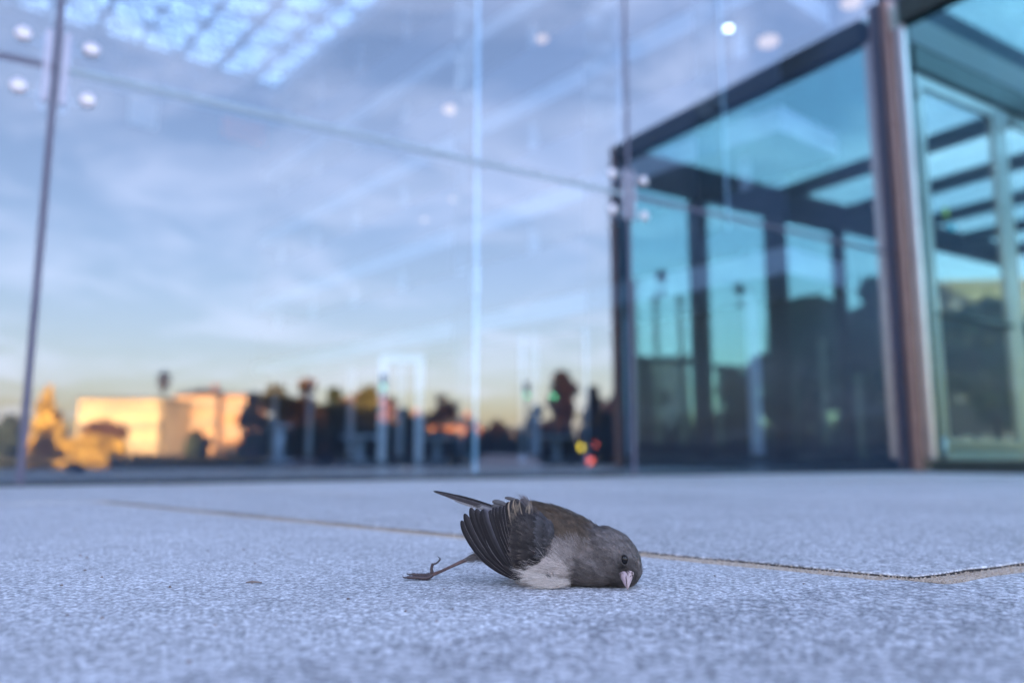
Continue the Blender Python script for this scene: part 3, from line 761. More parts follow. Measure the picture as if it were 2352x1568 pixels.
def building(x0, x1, top, D, m, label, depth=9, roof='flat', nw=None, st_h=2.6):
    a, c = env(x0, D), env(x1, D); mid = (a + c) / 2; zb = min(a.z, c.z) - .3; H = height_at(top, D) - zb
    d = (c - a).normalized(); w = (c - a).length; nrm = Vector((-d.y, d.x, 0))
    if nrm.dot(mid) < 0: nrm = -nrm               # away from the plaza
    base = Vector((mid.x, mid.y, zb)); ctr = base + nrm * depth / 2
    t = empty('building', base, label, 'building'); ax = (d, nrm, Vector((0, 0, 1)))
    b = MB(); b.box(ctr + Vector((0, 0, H / 2)), (w, depth, H), ax); b.build('wall', m, t)
    if roof == 'flat':
        b = MB(); b.box(ctr + Vector((0, 0, H + .15)), (w + .5, depth + .5, .3), ax); b.build('roof', M['roof'], t)
    else:
        b = MB(); rh = w * .22; p = [ctr - d * (w / 2 + .3) - nrm * (depth / 2 + .3), ctr + d * (w / 2 + .3) - nrm * (depth / 2 + .3), ctr + d * (w / 2 + .3) + nrm * (depth / 2 + .3), ctr - d * (w / 2 + .3) + nrm * (depth / 2 + .3)]
        z = Vector((0, 0, H + .01)); r1, r2 = ctr - d * w * .25 + Vector((0, 0, H + rh)), ctr + d * w * .25 + Vector((0, 0, H + rh))
        b.add([q_ + z for q_ in p] + [r1, r2], [(0, 1, 5, 4), (1, 2, 5), (2, 3, 4, 5), (3, 0, 4), (3, 2, 1, 0)]); r = b.build('roof', M['roof'], t)
        b = MB(); b.box(ctr + d * w * .2 + Vector((0, 0, H + rh * .9)), (.7, .7, 1.6), ax); b.build('chimney', M['brick'], r)
    nf = max(1, int(H / st_h)); nw = nw or max(2, int(w / 2.6)); sh = None
    for f in range(nf):
        for i in range(nw):
            p = base + d * ((i + .5) / nw - .5) * w - nrm * .02 + Vector((0, 0, (f + .55) * H / nf))
            if sh is None:
                b = MB(); b.box((0, 0, 0), (w / nw * .5, .10, H / nf * .5), ax); fr = b.build('window', M['white'], t)
                b = MB(); b.box(-nrm * .06, (w / nw * .5 - .16, .02, H / nf * .5 - .16), ax); pn = b.build('pane', M['winglass'])
                sh = (fr.data, pn.data); COL.objects.unlink(fr); bpy.data.objects.remove(fr); bpy.data.objects.remove(pn)
            o = bpy.data.objects.new('window', sh[0]); COL.objects.link(o); o.location = p - t.location; o.parent = t
            o2 = bpy.data.objects.new('pane', sh[1]); COL.objects.link(o2); o2.parent = o
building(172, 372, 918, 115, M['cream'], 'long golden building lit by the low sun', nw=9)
building(392, 492, 908, 125, M['peach'], 'peach coloured building right of the lamp post', nw=5, roof='hip')
building(508, 562, 908, 105, M['orange'], 'narrow orange stone building beside the trees', nw=3)
building(775, 885, 915, 100, M['brick'], 'red brick building behind the dark trees', nw=5)
building(893, 965, 965, 95, M['peach'], 'low brown building right of the portal frame', nw=4, roof='hip')
building(985, 1105, 978, 110, M['brick'], 'row of low red houses behind the sparse tree', nw=6, roof='hip')
building(1112, 1200, 988, 100, M['cream'], 'low cream building right of the bright fin', nw=4)
building(1385, 1425, 940, 70, M['brick'], 'small brick building beside the vestibule reflection', nw=3, roof='hip')
building(1500, 1592, 830, 60, M['grey'], 'grey tower block behind the first vestibule door', nw=4)
building(2150, 2700, 655, 40, M['darkwall'], 'long dark building with a cornice low in the steel framed door', nw=12)
def street_lamp(px, top, D, label, head='lantern'):
    g = env(px, D); H = place_h(top, D, g); t = empty('street_lamp', g, label, 'lamp post')
    b = MB(); b.tube([g, g + Vector((0, 0, .4)), g + Vector((0, 0, H * .86))], [.14, .09, .06], 10); b.build('pole', M['darkmetal'], t, True)
    b = MB(); b.tube([g + Vector((0, 0, H * z)) for z in (.85, .87, .95)], [.1, .24, .3], 8); b.build('lantern', M['cream'], t)
    b = MB(); b.tube([g + Vector((0, 0, H * z)) for z in (.951, .975, 1.)], [.36, .2, .03], 8); b.build('cap', M['darkmetal'], t)
street_lamp(366, 850, 40, 'street lamp with a lantern head right of the golden building')
def pole_(px, top, D, label, m='cream', r=.09):
    g = env(px, D); H = place_h(top, D, g); t = empty('flagpole', g, label, 'pole', 'pale poles in front of the entrance')
    b = MB(); b.tube([g + Vector((0, 0, .15)), g + Vector((0, 0, H))], [r, r * .6], 10); b.build('shaft', M[m], t, True)
    b = MB(); b.ball(g + Vector((0, 0, H)), r * 1.3); b.build('finial', M[m], t, True)
    b = MB(); b.tube([g, g + Vector((0, 0, .15))], r * 2, 12); b.build('base', M['grey'], t)
for px, top, lb in ((1468, 655, 'leftmost pale pole behind the first vestibule door'), (1517, 690, 'second pale pole behind the first vestibule door'),
                    (1575, 690, 'third pale pole beside the first door post'), (1660, 850, 'short pale pole behind the second vestibule door'), (1745, 860, 'short pale pole right of the second door sticker'), (1832, 850, 'pale pole before the huge dark green tree'), (1905, 790, 'tall pale pole before the huge dark green tree'), (1985, 870, 'pale pole beside the bronze posts')):
    pole_(px, top, 22, lb)
def traffic(px, py, D, label, m):
    g = env(px, D); z = height_at(py, D); t = empty('traffic_light', g, label, 'traffic light', 'traffic lights along the street')
    to = (WL(0, 0) - g); to.z = 0; to.normalize(); sd_ = Vector((-to.y, to.x, 0)); ax = (sd_, to, Vector((0, 0, 1)))
    b = MB(); b.tube([g, Vector((g.x, g.y, z + .5))], .07, 8); b.build('pole', M['darkmetal'], t, True)
    c = Vector((g.x, g.y, z + .22)) + to * .2; b = MB(); b.box(c, (.34, .22, 1.0), ax); hsg = b.build('housing', M['black'], t)
    for i, mm in enumerate(('rubber', 'rubber', m)):
        b = MB(); b.ball(c + Vector((0, 0, .3 - .3 * i)) + to * .12, .115, 12, 8); b.build('lens', M[mm], hsg, True)
        b = MB(); b.tube([c + Vector((0, 0, .43 - .3 * i)) + to * .1, c + Vector((0, 0, .43 - .3 * i)) + to * .3], [.05, .03], 6); b.build('visor', M['black'], hsg)
traffic(877, 886, 48, 'green traffic light beside the white portal frame', 'green_on')
traffic(1211, 905, 50, 'green traffic light left of the orange autumn tree', 'green_on')
traffic(1273, 908, 44, 'green traffic light in front of the orange autumn tree', 'green_on')
traffic(1336, 1022, 34, 'low amber signal in front of the hedge', 'yellow_on')
traffic(1366, 1016, 34, 'red signal right of the amber signal', 'red_on')
traffic(1357, 1052, 30, 'lower red signal under the red signal', 'red_on')
# parked cars
def car(px, D, m, label):
    g = env(px, D); to = (WL(0, 0) - g); to.z = 0; to.normalize(); d = Vector((-to.y, to.x, 0))
    t = empty('parked_car', g, label, 'car', 'cars parked along the street')
    prof = [(-2.2, .35), (-2.25, .75), (-2.1, .95), (-1.6, 1.0), (-1.1, 1.42), (.5, 1.45), (1.1, 1.02), (2.0, .88), (2.2, .6), (2.2, .35)]
    b = MB(); vs = []
    for side in (-1, 1):
        for x_, z_ in prof: 
            ins = .72 if z_ > 1.1 else .88
            vs.append(g + d * x_ + to * side * ins + Vector((0, 0, z_)))
    n_ = len(prof); b.add(vs, [tuple(range(n_)), tuple(range(n_, 2 * n_))[::-1]] + [(i, i + n_, (i + 1) % n_ + n_, (i + 1) % n_) for i in range(n_)])
    body = b.build('body', m, t); md = body.modifiers.new('bevel', 'BEVEL'); md.width = .06; md.segments = 2
    for side in (-1, 1):
        b = MB(); q_ = [(-1.35, 1.04), (-1.0, 1.36), (.42, 1.38), (.85, 1.06)]
        vs = [g + d * x_ + to * side * (.885 - (z_ - 1.) * .42) + Vector((0, 0, z_)) for x_, z_ in q_] + [g + d * x_ + to * side * (.80 - (z_ - 1.) * .42) + Vector((0, 0, z_)) for x_, z_ in q_]
        b.add(vs, [(0, 1, 2, 3), (7, 6, 5, 4), (0, 4, 5, 1), (1, 5, 6, 2), (2, 6, 7, 3), (3, 7, 4, 0)]); b.build('window', M['winglass'], t)
        for x_ in (-1.35, 1.35):
            b = MB(); c = g + d * x_ + to * side * .8 + Vector((0, 0, .33)); b.tube([c - to * .1, c + to * .1], .33, 18); wh = b.build('wheel', M['rubber'], t, True)
            b = MB(); b.tube([c - to * .112, c + to * .112], .2, 14); b.build('rim', M['satin'], wh)
        b = MB(); b.box(g - d * 2.2 + to * side * .65 + Vector((0, 0, .78)), (.12, .3, .16), (d, to, Vector((0, 0, 1)))); b.build('tail_lamp', M['red_on'], t)
        b = MB(); b.box(g + d * 2.15 + to * side * .65 + Vector((0, 0, .7)), (.12, .3, .16), (d, to, Vector((0, 0, 1)))); b.build('headlight', M['white'], t)
car(700, 27, M['carblue'], 'dark blue car parked in front of the left hedge')
car(1150, 28, M['carsilver'], 'silver car parked in front of the right hedge')
# people standing about
def person(p, label, top, pants, arm=0.4, bag=False):
    t = empty('person', p, label, 'person')
    J = [(0, 0, .98), (0, 0, 1.2), (0, 0, 1.42), (0, 0, 1.52), (0, 0, 1.62), (.20, 0, 1.42), (.26, .03, 1.14), (.2, -.12, .95), (-.20, 0, 1.42), (-.27, .02, 1.14), (-.24, -.10, .92),
         (.1, 0, .93), (.12, -.02, .5), (.13, .03, .08), (.13, -.14, .04), (-.1, 0, .93), (-.13, .02, .5), (-.15, .05, .08), (-.15, -.12, .04), (.18, -.2, .93), (-.23, -.16, .86)]
    E = [(0, 1), (1, 2), (2, 3), (3, 4), (2, 5), (5, 6), (6, 7), (2, 8), (8, 9), (9, 10), (0, 11), (11, 12), (12, 13), (13, 14), (0, 15), (15, 16), (16, 17), (17, 18), (7, 19), (10, 20)]
    rr = [.15, .15, .15, .065, .09, .075, .05, .038, .075, .05, .038, .11, .075, .05, .045, .11, .075, .05, .045, .04, .04]
    me = bpy.data.meshes.new('body'); me.from_pydata([tuple(Vector(j) + p) for j in J], E, []); me.materials.append(M[top])
    o = bpy.data.objects.new('body', me); COL.objects.link(o); put(o, t)
    md = o.modifiers.new('skin', 'SKIN'); sk = me.skin_vertices[0].data
    for i, r in enumerate(rr): sk[i].radius = (r, r * .8 if i < 3 else r)
    sk[0].use_root = True
    o.modifiers.new('sub', 'SUBSURF').levels = 1
    b = MB(); b.ball(p + Vector((0, -.01, 1.66)), (.078, .095, .115), 14, 10); b.ball(p + Vector((0, -.105, 1.65)), (.014, .02, .022), 6, 5)
    for x_ in (-.08, .08): b.ball(p + Vector((x_, 0, 1.66)), (.012, .02, .03), 6, 5)
    hd = b.build('head', M['skin'], t, True)
    b = MB(); b.ball(p + Vector((0, .02, 1.70)), (.088, .1, .1), 14, 10); b.build('hair', M['hair'], hd, True)
    b = MB()
    for s_, x_ in ((1, .12), (-1, -.13)): b.tube([p + Vector((.1 * s_, 0, .96)), p + Vector((x_, 0, .5)), p + Vector((x_ * 1.08, .04, .1))], [.125, .088, .075], 10)
    b.build('trousers', M[pants], t, True)
for px, top_, D, lb, a, c in ((748, 935, 24, 'person in dark clothes standing left of the portal frame', 'cloth_dark', 'cloth_dark'),
                              (582, 940, 25, 'person in a dark coat beside the orange building', 'cloth_dark', 'cloth_gray'),
                              (716, 1010, 34, 'person in a red top farther off between trees and table', 'cloth_red', 'cloth_dark')):
    person(env(px, D), lb, a, c)

# ---------------------------------------------------------------- THE BIRD
YO = .010
def zp(u, v, Y):                       # reading from an enlarged crop of the bird
    return at_depth((1560 + u / 2.17778) * .574219, (1900 + v / 2.17778) * .574219, Y + YO)
def zg(u, v, z=0.0):
    return on_ground((1560 + u / 2.17778) * .574219, (1900 + v / 2.17778) * .574219, z)
PXM = .447 * .26367 / FPX              # metres per crop pixel at the bird
cP, sP = math.cos(PITCH), math.sin(PITCH)
def uv_of(P):                          # numpy (n,3) -> crop u, v
    X, Y, Z = P[:, 0], P[:, 1], P[:, 2] - CAM_H
    fw = Y * cP + Z * sP; upv = -Y * sP + Z * cP
    px = 1176 + FPX * X / fw; py = 784 - FPX * upv / fw
    return (px / .574219 - 1560) * 2.17778, (py / .574219 - 1900) * 2.17778
def ell(u, v, Y, a, b_, dy, ang, yaw=0.):
    ca, sa = math.cos(R(ang)), math.sin(R(ang))
    e1 = Vector((ca, 0, -sa)); e3 = Vector((sa, 0, ca)); e2 = Vector((0, 1, 0))
    if yaw:
        Rm = Matrix.Rotation(R(yaw), 3, 'Z'); e1, e2, e3 = Rm @ e1, Rm @ e2, Rm @ e3
    return (np.array(zp(u, v, Y)), np.array([e1, e2, e3]), np.array([a * PXM, dy * PXM, b_ * PXM]))
body_e = [ell(1440, 590, .4565, 480, 300, 290, 27), ell(1430, 735, .4555, 400, 226, 270, 4), ell(1950, 712, .4480, 288, 204, 200, 52),
          ell(1760, 770, .4520, 300, 205, 220, 12), ell(1620, 610, .4560, 380, 240, 240, 30), ell(2056, 800, .4450, 108, 106, 95, 60),
          ell(1200, 480, .4590, 250, 250, 220, 40), ell(1210, 640, .4700, 230, 225, 210, 40)]
def sdf(P, es, k=.0012):
    ds = []
    for c, A, r in es:
        q = (P - c) @ A.T; k0 = np.linalg.norm(q / r, axis=1); k1 = np.linalg.norm(q / (r * r), axis=1)
        ds.append(k0 * (k0 - 1) / np.maximum(k1, 1e-9))
    ds = np.array(ds); m = ds.min(0)
    return m - k * np.log(np.exp(-(ds - m) / k).sum(0))
def grad(P, es):
    e = 1e-5; g = np.stack([sdf(P + d, es) - sdf(P - d, es) for d in np.eye(3) * e], 1)
    return g / np.linalg.norm(g, axis=1)[:, None]
def radial_mesh(c, es, nu, nv, far=.06):
    th = np.linspace(0, 2 * np.pi, nu, endpoint=False); ph = np.linspace(0, np.pi, nv)
    D = np.array([[np.sin(p) * np.cos(t), np.sin(p) * np.sin(t), np.cos(p)] for p in ph for t in th])
    lo = np.zeros(len(D)); hi = np.full(len(D), far)
    for _ in range(30):
        m = (lo + hi) / 2; s = sdf(c + D * m[:, None], es); ins = s < 0; lo = np.where(ins, m, lo); hi = np.where(ins, hi, m)
    V = c + D * lo[:, None]; V = V + D * (np.array([noise.noise(Vector(p) * 210) for p in V]) * .0007)[:, None]
    F = [(i * nu + j, (i + 1) * nu + j, (i + 1) * nu + (j + 1) % nu, i * nu + (j + 1) % nu) for i in range(nv - 1) for j in range(nu)]
    return V, F
def poly_mask(u, v, poly, soft=30.):           # soft inside mask of a polygon
    poly = np.array(poly, float); inside = np.zeros(len(u), bool); dmin = np.full(len(u), 1e9)
    n = len(poly)
    for i in range(n):
        a, b = poly[i], poly[(i + 1) % n]
        c = ((a[1] > v) != (b[1] > v)) & (u < (b[0] - a[0]) * (v - a[1]) / (b[1] - a[1] + 1e-9) + a[0]); inside ^= c
        ab = b - a; t = np.clip(((u - a[0]) * ab[0] + (v - a[1]) * ab[1]) / (ab @ ab), 0, 1)
        dmin = np.minimum(dmin, np.hypot(u - a[0] - t * ab[0], v - a[1] - t * ab[1]))
    sd_ = np.where(inside, dmin, -dmin); x = np.clip((sd_ + soft) / (2 * soft), 0, 1); return x * x * (3 - 2 * x)
WHITE = [(1060, 830), (1240, 690), (1330, 640), (1450, 600), (1560, 585), (1660, 600), (1640, 700), (1570, 790), (1540, 1000), (1130, 1000)]
BACK = [(1190, 180), (1420, 230), (1720, 400), (1770, 470), (1745, 570), (1610, 610), (1480, 560), (1400, 450), (1290, 340)]
def nz(P, sc, o=0.): return np.array([noise.noise(Vector(p) * sc + Vector((o, o, o))) for p in P])
def plumage_col(P):
    u, v = uv_of(P); n = len(u)
    w1, w2 = nz(P, 260), nz(P, 260, 7.7); u = u + w1 * 55; v = v + w2 * 45
    mott = 1 + .30 * nz(P, 420, 3.1) + .22 * nz(P, 1100, 5.3) + .2 * nz(P, 150, 1.3)
    c = np.tile(np.array([.140, .120, .110]), (n, 1))
    w = poly_mask(u, v, BACK, 38)[:, None]; c = c * (1 - w) + np.array([.088, .060, .038]) * w
    w = poly_mask(u, v, WHITE, 50)[:, None]; 
    lo_ = np.clip((v - 610) / 190, .0, 1.)[:, None]; lf = np.clip((1620 - u) / 120, .2, 1.)[:, None]; w = w * (.22 + .78 * lo_) * (.45 + .55 * lf)
    c = c * (1 - w) + np.array([.66, .57, .51]) * w
    g = lambda a, b, su, sv: np.exp(-((u - a) / su) ** 2 - ((v - b) / sv) ** 2)[:, None]
    c *= 1 - .95 * g(2035, 805, 78, 52); c *= 1 - .7 * g(1960, 935, 85, 50); c *= 1 - .75 * g(2125, 880, 42, 55); c *= 1 - .4 * g(2035, 735, 60, 70)
    c *= 1 - .45 * g(1370, 880, 26, 60) ; c *= 1 - .35 * g(1740, 540, 35, 60)
    c = c * (1 - .5 * g(1700, 640, 70, 60)) + np.array([.34, .26, .21]) * .5 * g(1700, 640, 70, 60)
    return c * mott[:, None]
cen = np.array(zp(1640, 680, .4535))
BV, BF = radial_mesh(cen, body_e, 150, 90)
zmin = .0006
BV[:, 2] = np.where(BV[:, 2] < zmin, zmin, BV[:, 2])
bird = empty('bird', Vector(zg(1600, 960)), 'small dead grey and white songbird lying on its side on the granite paving', 'bird')
M['feather'] = mat('feather', (.1, .1, .1), .62, attr=True, var=.12, vscale=900, spec=.3)
M['vane'] = mat('feather_vane', (.04, .04, .045), .55, attr=True, var=.22, vscale=420, bump=.25, bscale=1400, spec=.18)
M['beak'] = mat('pink_horn', (.55, .40, .38), .38, attr=True, var=.10, vscale=260, spec=.5)
M['eye'] = mat('glossy_black_eye', (.004, .003, .003), .06, spec=.35)
M['toeskin'] = mat('toe_scale', (.055, .034, .034), .42, var=.3, vscale=700, bump=.7, bscale=1500, spec=.5)
M['legskin'] = mat('leg_scale', (.11, .062, .052), .42, var=.25, vscale=700, bump=.5, bscale=900, spec=.5)
M['claw'] = mat('claw_horn', (.06, .05, .05), .3, var=.2, vscale=500)
body = arr_obj('body', BV, BF, M['feather'], bird, True, plumage_col(BV) * .7)

def flow(P, nrm):
    u, v = uv_of(P); n = len(u)
    d = np.zeros((n, 3))
    ang = np.full(n, 33.0)                                     # towards the tail, up and left
    ang = np.where(u > 1780, 38, ang)
    wb = poly_mask(u, v, WHITE, 70); ang = ang * (1 - wb) + (28 - 45 * np.clip((v - 720) / 200, -.8, 1.)) * wb
    ns = np.array([noise.noise(Vector(p) * 180) for p in P]); ns2 = np.array([noise.noise(Vector(p) * 500 + Vector((9, 3, 1))) for p in P])
    ang = ang + ns * (22 + 26 * wb) + ns2 * 14
    a = np.radians(ang); d[:, 0] = -np.cos(a); d[:, 2] = np.sin(a)
    d[:, 1] = .15
    d -= (d * nrm).sum(1)[:, None] * nrm; return d / (np.linalg.norm(d, axis=1)[:, None] + 1e-9), wb
def barbs(P, nrm, d, Ln, Wd, col, nb, lift, wid, curl=.25, jit=.25, spread=(.25, .55)):
    """every feather is a spray of nb curved barbs either side of a hidden shaft"""
    n = len(P); b = np.cross(nrm, d)
    s = np.tile(np.linspace(.0, .72, nb), (n, 1)) + rng.uniform(-.03, .03, (n, nb))
    side = np.where(np.arange(nb) % 2 == 0, 1., -1.)[None, :] * rng.uniform(.4, 1.1, (n, nb))
    be = rng.uniform(spread[0], spread[1], (n, nb)) * side
    root = P[:, None] + d[:, None] * (Ln[:, None] * s)[..., None] + nrm[:, None] * (Ln[:, None] * s * lift)[..., None] + b[:, None] * (be * Wd[:, None] * .3)[..., None]
    dirv = d[:, None] * np.cos(be)[..., None] + b[:, None] * np.sin(be)[..., None] + nrm[:, None] * lift
    dirv += rng.normal(0, jit * .3, dirv.shape); dirv /= np.linalg.norm(dirv, axis=2)[..., None]
    ln = (Ln[:, None] * rng.uniform(.35, .6, (n, nb)))
    m1 = root + dirv * (ln * .5)[..., None]
    m2 = root + dirv * ln[..., None] + (-b[:, None] * np.sign(be)[..., None] * .18 - nrm[:, None] * curl) * (ln * .6)[..., None]
    wv = np.cross(np.broadcast_to(nrm[:, None], dirv.shape), dirv); wv /= np.linalg.norm(wv, axis=2)[..., None]
    wv = wv * (wid * rng.uniform(.6, 1.3, (n, nb)))[..., None]
    V = np.stack([root - wv, root + wv, m1 - wv * .9, m1 + wv * .9, m2], 2).reshape(-1, 3)
    k = n * nb; i = np.arange(k)[:, None] * 5
    F = np.concatenate([i + np.array([[0, 1, 3]]), i + np.array([[0, 3, 2]]), i + np.array([[2, 3, 4]])], 0)
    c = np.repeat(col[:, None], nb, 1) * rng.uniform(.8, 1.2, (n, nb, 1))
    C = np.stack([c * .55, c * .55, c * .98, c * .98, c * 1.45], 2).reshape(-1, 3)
    V[:, 2] = np.maximum(V[:, 2], .0004)
    return V, F, C
def tri_obj(name, parts, m, parent):
    V = np.concatenate([p[0] for p in parts]); o = 0; Fs = []
    for p in parts: Fs.append(p[1] + o); o += len(p[0])
    F = np.concatenate(Fs); C = np.concatenate([p[2] for p in parts])
    me = bpy.data.meshes.new(name); me.vertices.add(len(V)); me.vertices.foreach_set('co', V.ravel())
    me.loops.add(len(F) * 3); me.loops.foreach_set('vertex_index', F.ravel().astype(np.int32))
    me.polygons.add(len(F)); me.polygons.foreach_set('loop_start', np.arange(0, len(F) * 3, 3, dtype=np.int32))
    a = me.color_attributes.new('Col', 'FLOAT_COLOR', 'POINT'); c = np.ones((len(V), 4)); c[:, :3] = np.clip(C, 0, 1); a.data.foreach_set('color', c.ravel())
    me.update(calc_edges=True); me.validate(); me.materials.append(m)
    ob = bpy.data.objects.new(name, me); COL.objects.link(ob); put(ob, parent); return ob
def sample(V, F, n):
    F = np.array(F); T = np.concatenate([F[:, [0, 1, 2]], F[:, [0, 2, 3]]]); a, b, c = V[T[:, 0]], V[T[:, 1]], V[T[:, 2]]
    ar = np.linalg.norm(np.cross(b - a, c - a), axis=1); i = rng.choice(len(T), n, p=ar / ar.sum())
    r1 = np.sqrt(rng.random((n, 1))); r2 = rng.random((n, 1)); return a[i] * (1 - r1) + b[i] * r1 * (1 - r2) + c[i] * r1 * r2
EYE = np.array(zp(2043, 733, .437))
NF = 8000
P = sample(BV, BF, NF * 2); P = P[P[:, 2] > .0012]; P = P[:NF]
nr = grad(P, body_e); u, v = uv_of(P)
facing = nr[:, 1] < .3
keep = ~((np.hypot((u - 2043) / 40, (v - 733) / 55) < 1) & facing) & ~((np.hypot((u - 2058) / 62, (v - 905) / 62) < 1) & facing)
keep &= ~((v > 890) & (u > 2000) & (u < 2115) & facing)
P, nr, u, v = P[keep], nr[keep], u[keep], v[keep]
d, wb = flow(P, nr)
head = np.clip((u - 1750) / 200, 0, 1)
Ln = (.0036 * (1 - head) + .0019 * head) * (1 + .9 * wb) * rng.uniform(.8, 1.25, len(P)); Wd = Ln * .5
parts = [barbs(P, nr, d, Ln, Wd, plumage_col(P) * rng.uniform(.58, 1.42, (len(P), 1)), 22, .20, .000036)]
# loose fluffy strands on the flank
i = np.where(wb > .35)[0]; i = rng.choice(i, min(len(i), 900))
dd = d[i] + rng.normal(0, .35, (len(i), 3)); dd /= np.linalg.norm(dd, axis=1)[:, None]
parts.append(barbs(P[i], nr[i], dd, Ln[i] * 1.25, Wd[i], (plumage_col(P[i]) * 1.25) * rng.uniform(.8, 1.1, (len(i), 1)), 7, .26, .00003, .1))
stuff(tri_obj('plumage', parts, M['feather'], bird))

def surf(u, v, es):
    Q = zp(u, v, .39); dirv = (zp(u, v, .5) - Q).normalized(); t = 0
    for _ in range(80):
        p = Q + dirv * t; s_ = sdf(np.array([p]), es)[0]
        if s_ < 2e-6: break
        t += s_ * .8
    return Q + dirv * t
def surf_off(u, v, off, fallback):     # a little proud of the wing's surface
    p = surf(u, v, wing_e)
    return zp(u, v, p.y - YO - off) if p.y - YO < fallback else zp(u, v, fallback - off)
# flight feathers: vanes with a raised shaft, cambered, with thickness
def bez(p, t): 
    if len(p) == 3: return p[0] * (1 - t) ** 2 + p[1] * 2 * t * (1 - t) + p[2] * t * t
    return p[0] * (1 - t) ** 3 + p[1] * 3 * t * (1 - t) ** 2 + p[2] * 3 * t * t * (1 - t) + p[3] * t ** 3
XS = [-1, -.965, -.93, -.75, -.55, -.42, -.35, -.28, -.1, .2, .5, .8, 1]
def vane(name, pts, hw, col, parent, edge=None, camber=.28, nu=26, nv=13, tipround=.2, asym=-.35, edgew=.86, N_=Vector((0, -1, 0)), shaft=(.02, .016, .016), basew=.35, innercol=None):
    pts = [zp(*p) if len(p) == 3 else surf_off(*p) for p in pts]; V = []; C = []; hw *= PXM
    sh = random.uniform(0, 9)
    for i in range(nu):
        t = 1 - (1 - i / (nu - 1)) ** 1.7; S_ = bez(pts, t); T = (bez(pts, min(1, t + .01)) - bez(pts, max(0, t - .01))).normalized()
        B = T.cross(N_).normalized(); Nn = B.cross(T).normalized()
        if Nn.dot(N_) < 0: Nn = -Nn
        w = hw * (basew + (1 - basew) * min(1, t / .45) ** .8)
        if t > 1 - tipround: w *= math.sqrt(max(0, 1 - ((t - 1 + tipround) / tipround) ** 2))
        for j, x_ in enumerate(XS):
            ww = w * (1 + .03 * noise.noise(Vector((t * 14, x_ * 2, sh))))
            rr_ = abs(x_ + .35); off = (x_ - asym * .0) * ww
            lift = camber * ww * (1 - x_ * x_) + (hw * .05 if rr_ < .04 else 0)
            V.append(S_ + B * off + Nn * lift)
            c = Vector(col) if innercol is None else Vector(col).lerp(Vector(innercol), max(0, min(1, (x_ + 0.1) * 1.2)))
            c = c * (1 + .18 * noise.noise(Vector((t * 30 + x_ * 8, sh, 0))))
            if rr_ < .04: c = Vector(shaft)
            if edge is not None and x_ < -edgew: c = Vector(edge)
            if x_ > .93 and edge is not None: c = c.lerp(Vector(edge), .35)
            C.append(c)
    F = [(i * nv + j, i * nv + j + 1, (i + 1) * nv + j + 1, (i + 1) * nv + j) for i in range(nu - 1) for j in range(nv - 1)]
    for k_ in range(len(V)):
        if V[k_].z < .0006: V[k_].z = .0006
    o = arr_obj(name, V, F, M['vane'], parent, True, C)
    md = o.modifiers.new('thickness', 'SOLIDIFY'); md.thickness = .00012; md.offset = 0
    return o
wing_e = [ell(1240, 560, .4400, 205, 170, 62, 62), ell(1180, 660, .4405, 150, 115, 50, 60), ell(1330, 520, .4415, 170, 110, 60, 55), ell(1180, 450, .4425, 130, 90, 50, 75)]
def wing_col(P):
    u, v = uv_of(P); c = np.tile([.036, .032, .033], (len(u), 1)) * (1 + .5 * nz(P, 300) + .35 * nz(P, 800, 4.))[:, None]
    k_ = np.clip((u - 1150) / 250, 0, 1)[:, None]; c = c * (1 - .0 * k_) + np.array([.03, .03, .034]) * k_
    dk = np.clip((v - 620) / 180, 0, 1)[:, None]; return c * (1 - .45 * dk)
WV, WF = radial_mesh(np.array(zp(1240, 560, .4405)), wing_e, 90, 60, .03)
WV[:, 2] = np.maximum(WV[:, 2], .0006)
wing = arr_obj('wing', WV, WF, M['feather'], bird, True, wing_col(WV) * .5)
DK = (.013, .011, .012); DK2 = (.040, .034, .036); BUFF = (.30, .23, .165); PALE = (.22, .20, .20)
prim = [  # base, control, tip (crop u, v), half width
    ((1135, 908), (775, 775), (622, 392), 34), ((1125, 895), (800, 735), (650, 332), 38), ((1118, 878), (830, 690), (703, 280), 40),
    ((1110, 862), (862, 655), (752, 290), 40), ((1100, 842), (905, 630), (815, 292), 58), ((1092, 815), (945, 600), (872, 300), 46),
    ((1085, 770), (965, 560), (898, 282), 36), ((1080, 730), (985, 530), (930, 278), 36), ((1078, 690), (1003, 490), (962, 272), 34),
    ((1075, 650), (1020, 450), (1000, 256), 34), ((1085, 610), (1035, 410), (1030, 232), 34)]
for i, (b0, c0, t0, hw) in enumerate(prim):
    yb = .4452 - .00045 * i; yt = .4500 - .00055 * i
    c0 = (c0[0] + rng.uniform(-12, 12), c0[1] + rng.uniform(-10, 10)); t0 = (t0[0] + rng.uniform(-6, 6), t0[1] + rng.uniform(-7, 7)) if i > 4 else t0; hw *= rng.uniform(.88, 1.12); vc = (.095, .088, .10) if i == 4 else DK2; hw = 68 if i == 4 else hw
    vane('flight_feather', [(b0[0], b0[1], yb), (c0[0], c0[1], (yb + yt) / 2), (t0[0], t0[1], yt)], hw, DK, wing, edge=PALE, innercol=vc, edgew=.95, tipround=.16 if i < 6 else .2, basew=.5, camber=.3)
# tertials with buff edges
for (b0, c0, t0, hw, y) in (((1150, 560), (1065, 400), (1062, 215), 40, .4398), ((1200, 500), (1120, 350), (1100, 205), 42, .4392), ((1230, 450), (1165, 320), (1160, 200), 46, .4388)):
    vane('tertial_feather', [(b0[0], b0[1], y), (c0[0], c0[1], y), (t0[0], t0[1], y + .002)], hw, (.022, .02, .022), wing, edge=BUFF, edgew=.62, camber=.35)
